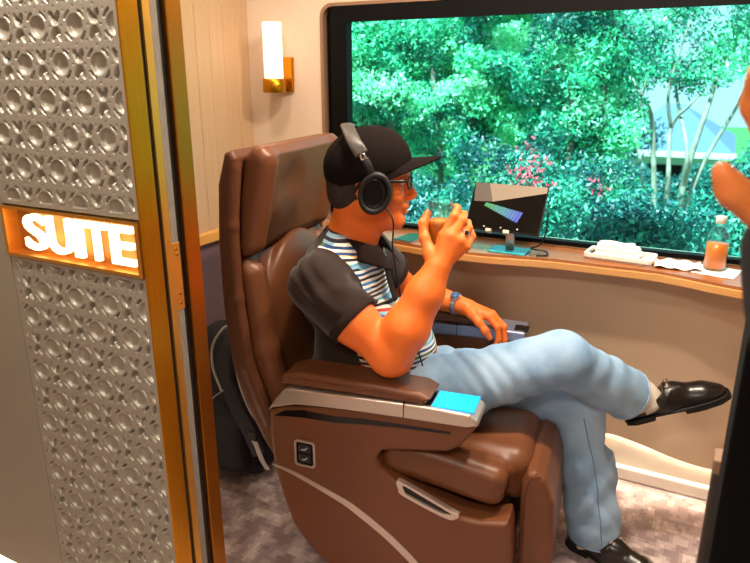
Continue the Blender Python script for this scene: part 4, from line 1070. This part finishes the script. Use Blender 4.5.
# ------------------------------------------------------------------ backpack on the carpet behind the chair
bp = empty('backpack', 'black backpack with pale piping standing on the carpet behind the brown armchair', 'backpack', (-1.50, 1.74, 0)); bo = (-1.50, 1.74, 0)
f = Field((-1.72, 1.55, -.005), (-1.26, 1.96, .62), .005)
f.rbox((-1.50, 1.74, .22), (.165, .115, .215), .07, k=.0); f.rbox((-1.505, 1.75, .40), (.135, .095, .145), .085, k=.05)
f.plane((0, 0, .002), (0, 0, -1))
f.warp(lambda X, Y, Z: .004*np.sin(38*X+22*Z)*np.sin(30*Y+26*Z))
f.mesh('body', bag_m, bp, bo)
f = Field((-1.70, 1.56, .02), (-1.30, 1.70, .34), .005); f.rbox((-1.50, 1.635, .17), (.135, .045, .135), .04); f.warp(lambda X, Y, Z: .003*np.sin(45*X+30*Z)*np.ones_like(Y))
f.mesh('front_pocket', bag_m, bp, bo)
def bpath(pts, n=6): return spline([tuple(at(u, v, y)) for u, v, y in pts], n)
tube('shoulder_strap', bpath([(240, 330, 1.66), (228, 345, 1.60), (224, 372, 1.585), (235, 405, 1.575), (249, 432, 1.565), (259, 455, 1.56)]), .030, bag_strap_m, bp, seg=12, flat=.28, up=(1, 0, .3), off=bo)
tube('piping', bpath([(236, 325, 1.655), (224, 328, 1.61), (213, 345, 1.585), (213, 368, 1.575), (222, 392, 1.57)]), .0045, piping_m, bp, seg=6, off=bo)
tube('piping', bpath([(238, 338, 1.62), (235, 358, 1.566), (240, 385, 1.554), (250, 410, 1.546), (259, 424, 1.545)]), .0045, piping_m, bp, seg=6, off=bo)
tube('webbing', bpath([(249, 430, 1.562), (256, 445, 1.550), (262, 460, 1.552), (268, 470, 1.56)]), .011, piping_m, bp, seg=8, flat=.25, up=(1, 0, .3), off=bo)
p_ = at(253, 436, 1.545); box('buckle', tuple(p_), (.030, .008, .034), black_gloss, bp, bev=.003, off=bo)
tube('zipper', bpath([(204, 408, 1.585), (214, 397, 1.578), (224, 390, 1.572)]), .0022, silver, bp, seg=6, off=bo)

# ------------------------------------------------------------------ second person, standing at the right in the corridor
p2 = empty('person', 'person in black standing at the right edge of the doorway, one hand raised', 'person', (.36, .58, 0))
po = (.36, .58, 0)
f = Field((-.06, .36, -.01), (.62, .90, 1.78), .006)
for s_ in (-1, 1):
    f.chain([(.36+s_*.09, .575, .90), (.36+s_*.10, .585, .48), (.36+s_*.10, .565, .09)], [.075, .052, .036], .03)
    f.cone((.36+s_*.10, .545, .045), (.36+s_*.115, .70, .035), .036, .030, .02)
f.ell((.36, .57, .96), (.15, .10, .13), .04); f.ell((.36, .575, 1.25), (.165, .105, .22), .05)
f.cone((.36, .575, 1.40), (.36, .585, 1.50), .055, .052, .03)
f.ell((.36, .60, 1.63), (.076, .098, .092), .01); f.ell((.36, .63, 1.56), (.056, .066, .075), .03); f.cone((.36, .695, 1.61), (.36, .712, 1.575), .010, .014, .01)
for s_ in (-1, 1): f.ell((.36+s_*.077, .59, 1.60), (.009, .02, .032), .006)
SH2, EL2, WR2 = (.20, .575, 1.405), (.125, .545, 1.12), (.060, .630, 1.258)
f.chain([SH2, EL2], [.052, .042], .03); f.chain([EL2, WR2], [.043, .028], .02)
f.chain([(.53, .575, 1.405), (.57, .56, 1.13), (.56, .62, .88)], [.052, .042, .030], .03)
sh_ = .030
k2 = [(.008, .640, 1.345), (.028, .646, 1.352), (.048, .644, 1.348), (.064, .640, 1.336)]
f2 = [[(-.001, .630, 1.388), (-.001, .612, 1.410), (.004, .598, 1.416)], [(.020, .634, 1.398), (.018, .614, 1.420), (.022, .600, 1.425)], [(.040, .632, 1.392), (.040, .612, 1.414), (.042, .600, 1.420)], [(.060, .630, 1.374), (.062, .612, 1.392), (.062, .602, 1.398)]]
t2 = [(.018, .622, 1.292), (-.004, .610, 1.308), (-.022, .600, 1.322), (-.032, .592, 1.338)]
mv = lambda q_: (q_[0]+sh_, q_[1], q_[2]-.010)
k2 = [mv(q_) for q_ in k2]; f2 = [[(q_[0]+.014, q_[1], q_[2]-.010) for q_ in r_] for r_ in f2]; t2 = [mv(q_) for q_ in t2]
hand(f, WR2, k2, f2, t2)
f.chain([(.56, .62, .88), (.555, .65, .80), (.545, .665, .74)], [.028, .034, .014], .02)
f.mesh('body', skin2, p2, po)
f = Field((.0, .40, .84), (.70, .78, 1.52), .006)
f.ell((.36, .57, .98), (.165, .115, .12), .05); f.ell((.36, .575, 1.25), (.185, .122, .235), .05)
f.cone((.36, .575, 1.40), SH2, .06, .062, .04); f.cone((.36, .575, 1.40), (.53, .575, 1.405), .06, .062, .04)
f.chain([SH2, EL2], [.062, .055], .03); f.chain([EL2, (.060, .632, 1.268)], [.058, .043], .02); f.chain([(.53, .575, 1.405), (.57, .56, 1.13), (.562, .612, .91)], [.062, .052, .042], .03)
f.cone((.36, .577, 1.44), (.36, .585, 1.55), .060, .062, .0, 'c')
f.warp(lambda X, Y, Z: .004*np.sin(40*Z+20*X)*np.sin(14*X+12*Y))
f.mesh('sweater', dark_cloth, p2, po)
f = Field((.12, .42, .03), (.60, .74, 1.02), .007)
f.ell((.36, .57, .93), (.16, .112, .09), .04)
for s_ in (-1, 1): f.chain([(.36+s_*.085, .575, .90), (.36+s_*.10, .585, .48), (.36+s_*.10, .565, .08)], [.095, .075, .066], .03)
f.plane((0, 0, .06), (0, 0, -1)); f.mesh('trousers', trouser_cloth, p2, po)
for s_ in (-1, 1):
    f = Field((.36+s_*.11-.08, .46, -.01), (.36+s_*.11+.08, .80, .11), .005)
    f.cone((.36+s_*.10, .53, .045), (.36+s_*.115, .70, .036), .046, .044, .02); f.plane((0, 0, 0), (0, 0, -1)); f.mesh('shoe', shoe_m, p2, po)
f = Field((.24, .46, 1.50), (.48, .76, 1.76), .005); f.ell((.36, .595, 1.638), (.084, .106, .096), 0); f.plane((.36, .655, 1.64), (0, 1, -.5)); f.plane((.36, .6, 1.57), (0, .25, -1)); f.mesh('hair', hair_m, p2, po)

# ------------------------------------------------------------------ outside
GZ = -2.4
tag(box('ground', *span(-40, 30, 3.2, 60, GZ-.1, GZ), grass_m), kind=S)
def leaves(centers, rad, n_per, size, up_bias=.5, flat=.8):
    """clumps of folded leaf blades"""
    n_per = int(n_per*1.9); size = size*.66
    C_ = np.repeat(np.array(centers), n_per, axis=0); n = len(C_)
    d = rng.normal(size=(n, 3)); d /= np.linalg.norm(d, axis=1)[:, None]; r = rad*rng.random(n)**.45
    P = C_+d*r[:, None]*np.array([1, 1, flat])
    nrm = rng.normal(size=(n, 3))+np.array([0, -.35, up_bias])+d*.5; nrm /= np.linalg.norm(nrm, axis=1)[:, None]
    t = np.cross(nrm, rng.normal(size=(n, 3))); t /= np.linalg.norm(t, axis=1)[:, None]; b_ = np.cross(nrm, t)
    s = size*(.6+.8*rng.random(n))[:, None]; w = s*.36
    V = np.stack([P-t*s*.5, P+b_*w*.5-nrm*s*.06, P+t*s*.5, P-b_*w*.5-nrm*s*.06], 1).reshape(-1, 3)
    Q = np.arange(n*4).reshape(n, 4)
    ct = np.repeat(rng.random(len(centers))**1.2*.95-.14, n_per); tone = np.repeat(np.clip(ct+rng.normal(size=n)*.13+.16, 0, 1), 4)
    return V, Q, tone
def foliage(name, centers, rad, n_per, size, m, parent, **k):
    V, Q, tone = leaves(centers, rad, n_per, size, **k)
    o = from_arrays(name, V, Q, m, parent, False, tuple(parent.location)); a_ = o.data.attributes.new('tone', 'FLOAT', 'POINT'); a_.data.foreach_set('value', tone.astype(np.float32)); return o
def clumps(c, rad, n, hollow=.35):
    d = rng.normal(size=(n, 3)); d /= np.linalg.norm(d, axis=1)[:, None]; r = (hollow+(1-hollow)*rng.random(n))[:, None]
    return np.array(c)+d*r*np.array(rad)
def tree(label, c, rad, n, n_per, size, m, stems, group='trees outside the window', clump=.24, name='leafy_tree', bm_=bark_dark, tr=.07):
    e = empty(name, label, 'tree', (c[0], c[1], GZ), 0, group)
    cs = clumps(c, rad, int(n*1.5)); foliage('crown', cs, clump, n_per, size, m, e)
    for s_ in range(stems):
        a = 2*math.pi*s_/max(1, stems)+.4; top = cs[s_ % len(cs)]
        pts = [(c[0]+.06*math.cos(a), c[1]+.06*math.sin(a), GZ), (c[0]+.10*math.cos(a), c[1]+.1*math.sin(a), GZ+(c[2]-GZ)*.5), (c[0]+rad[0]*.25*math.cos(a), c[1]+rad[1]*.25*math.sin(a), c[2]), tuple(top)]
        sp_ = spline(pts, 6); tube('trunk', sp_, list(np.linspace(tr, .015, len(sp_))), bm_, e, seg=7, off=tuple(e.location))
    return e
tree('leafy tree filling the left end of the window', tuple(at(375, 80, 6.4)), (.85, .5, 1.5), 46, 250, .085, leaf_green, 2)
tree('bright green tree behind the cap and glass of the seated man', tuple(at(455, 80, 8.2)), (1.15, .55, 1.6), 50, 250, .10, leaf_green, 2)
tree('leafy tree behind the small display', tuple(at(525, 60, 10.0)), (1.5, .6, 1.6), 54, 250, .12, leaf_green, 2)
tree('drooping tree left of the pale multi-stemmed trunks', tuple(at(588, 85, 6.7)), (.62, .5, 1.15), 30, 220, .085, leaf_green, 2)
tree('dark blue-green tree deep behind the left half of the window', tuple(at(440, 60, 12.6)), (2.5, .9, 2.4), 60, 220, .17, leaf_teal, 2, clump=.55)
tree('dark blue-green tree deep behind the display', tuple(at(560, 95, 15.6)), (2.0, .9, 2.2), 46, 220, .19, leaf_teal, 2, clump=.6)
tree('dark blue-green tree deep behind the wall side of the window', tuple(at(345, 110, 18.5)), (3.0, .9, 3.6), 60, 220, .24, leaf_teal, 2, clump=.75)
def bush(label, c, rad, n, n_per, size, m, clump=.28, blossom=0):
    e = empty('shrub', label, 'shrub', (c[0], c[1], GZ), 0, 'shrubs outside the window')
    cs = clumps(c, rad, n, .2); foliage('foliage', cs, clump, n_per, size, m, e)
    tube('stem', [(c[0], c[1], GZ), (c[0]+.05, c[1], c[2])], [.05, .02], bark_dark, e, seg=6, off=tuple(e.location))
    if blossom:
        V, Q, t_ = leaves(clumps((c[0], c[1]-.2, c[2]+rad[2]*.3), (rad[0]*.7, rad[1]*.6, rad[2]*.7), blossom), .10, 16, .05)
        from_arrays('blossom', V, Q, petal, e, False, tuple(e.location))
for lab, c, r_, n, bl in (
    ('low shrub at the bottom left corner of the window', (372, 218, 4.3), (.42, .20, .42), 22, 0),
    ('low shrub behind the raised glass', (440, 222, 5.2), (.52, .22, .45), 24, 0),
    ('flowering shrub with red blossoms behind the display', (518, 195, 4.3), (.40, .20, .36), 24, 9),
    ('shrub at the foot of the drooping tree', (585, 215, 5.2), (.42, .22, .45), 24, 4),
    ('broad low shrub above the folded towel', (636, 244, 3.5), (.34, .18, .20), 22, 0),
    ('low shrub behind the juice bottle', (712, 246, 4.4), (.38, .20, .26), 24, 0),
    ('shrub in front of the house on the right', (665, 205, 12.5), (1.3, .6, .6), 30, 0),
    ('shrub right of the pale trunks, beside the raised hand', (735, 190, 10.4), (.6, .5, .75), 20, 0)):
    bush(lab, tuple(at(*c)), r_, n, 210, .062 if c[2] < 7.5 else .14, leaf_teal, .19 if c[2] < 7.5 else .34, bl)
# pale multi-stemmed tree at the right
e = empty('pale_stemmed_tree', 'pale tree with a fan of thin white trunks in the right part of the window', 'tree', (*at(662, 262, 8.2).xy, GZ)); eo = tuple(e.location)
y0 = 8.2
for pts, r0 in (([(655, 255), (654, 190), (652, 120), (641, 95), (628, 70)], .040), ([(661, 258), (668, 180), (671, 128), (690, 105), (702, 92)], .032), ([(668, 250), (690, 160), (712, 95), (722, 55)], .045), ([(672, 252), (682, 190), (687, 150), (676, 90), (672, 20)], .035), ([(650, 250), (640, 160), (636, 125), (652, 60)], .026), ([(668, 256), (700, 170), (735, 110), (750, 80)], .034), ([(671, 128), (669, 90), (690, 20)], .022)):
    sp_ = spline([tuple(at(u, v, y0+.25*math.sin(u*.3))) for u, v in pts], 6); tube('trunk', sp_, list(np.linspace(r0, .010, len(sp_))), bark, e, seg=7, off=eo)
foliage('crown', np.vstack([clumps(at(655, 30, 8.5), (.75, .4, .45), 15), clumps(at(700, 70, 8.3), (.45, .3, .2), 9), clumps(at(738, 40, 8.4), (.35, .3, .5), 8), clumps(at(622, 110, 8.6), (.25, .3, .5), 8)]), .26, 130, .085, leaf_green, e)
# house with a grey-blue roof
hs = empty('house', 'white house with a grey-blue pitched roof behind the pale trunks', 'house', (-3.2, 27, GZ)); ho = (-3.2, 27, GZ)
def hat(u, v, y): return tuple(at(u, v, y))
ez = at(670, 152, 25).z; rz_ = at(670, 104, 29).z
xl, xr = at(612, 150, 25).x, at(736, 150, 25).x
box('walls', *span(xl+.5, xr-.5, 25.6, 33, GZ, ez), house_m, hs, off=ho)
bm = bmesh.new(); A = [bm.verts.new(p) for p in ((xl, 25, ez), (xr, 25, ez), (xr, 33.5, ez), (xl, 33.5, ez), (xl+1.2, 29.2, rz_), (xr-2.0, 29.2, rz_))]
for q_ in ((0, 1, 5, 4), (1, 2, 5), (2, 3, 4, 5), (3, 0, 4), (3, 2, 1, 0)): bm.faces.new([A[i] for i in q_])
from_bm('roof', bm, roof_m, hs, False, ho)
box('gutter', *span(xl-.05, xr+.05, 24.9, 25.06, ez-.16, ez+.02), house_m, hs, off=ho)
for x0 in (xl+1.2, xl+3.0): box('window', *span(x0, x0+1.1, 25.55, 25.65, ez-1.7, ez-.5), frame_black, hs, off=ho)

# ------------------------------------------------------------------ light
def lamp(name, typ, loc, energy, col, size=.1, rot=(0, 0, 0), spot=None):
    l = bpy.data.lights.new(name, typ); l.energy = energy; l.color = col
    if typ == 'AREA': l.shape = 'DISK'; l.size = size
    elif typ == 'SUN': l.angle = size
    else: l.shadow_soft_size = size
    if spot: l.spot_size = R(spot); l.spot_blend = .6
    o = bpy.data.objects.new(name, l); COL.objects.link(o); o.location = loc; o.rotation_euler = rot; return o
WARM = (1, .84, .66)
lamp('ceiling_spot', 'AREA', (-.10, 1.67, CEIL-.02), 24, WARM, .10)
lamp('ceiling_spot_seat', 'AREA', (-.62, 1.45, CEIL-.02), 20, WARM, .14)
lamp('ceiling_spot_rear', 'AREA', (-1.35, 1.62, CEIL-.02), 6, WARM, .10)
lamp('corridor_spot', 'AREA', (-1.18, .56, CEIL-.02), 15, (1, .90, .78), .10)
lamp('corridor_lamp', 'AREA', (-.1, -.5, CEIL-.02), 29, (1, .88, .74), .5)
lamp('wall_lamp_bulb', 'POINT', (-1.618, 2.13, 1.50), .35, (1, .82, .6), .04)
lamp('sun', 'SUN', (0, 0, 10), 20.0, (1, .96, .9), R(1), (R(32), 0, R(-16)))
w = bpy.data.worlds.new('daylight'); SC.world = w; w.use_nodes = True
bg = w.node_tree.nodes['Background']; bg.inputs['Color'].default_value = (.80, .92, 1.0, 1); bg.inputs['Strength'].default_value = 1.35
SC.view_settings.view_transform = 'Standard'; SC.view_settings.look = 'None'; SC.view_settings.exposure = .22; SC.view_settings.gamma = 1.; SC.view_settings.use_curve_mapping = False
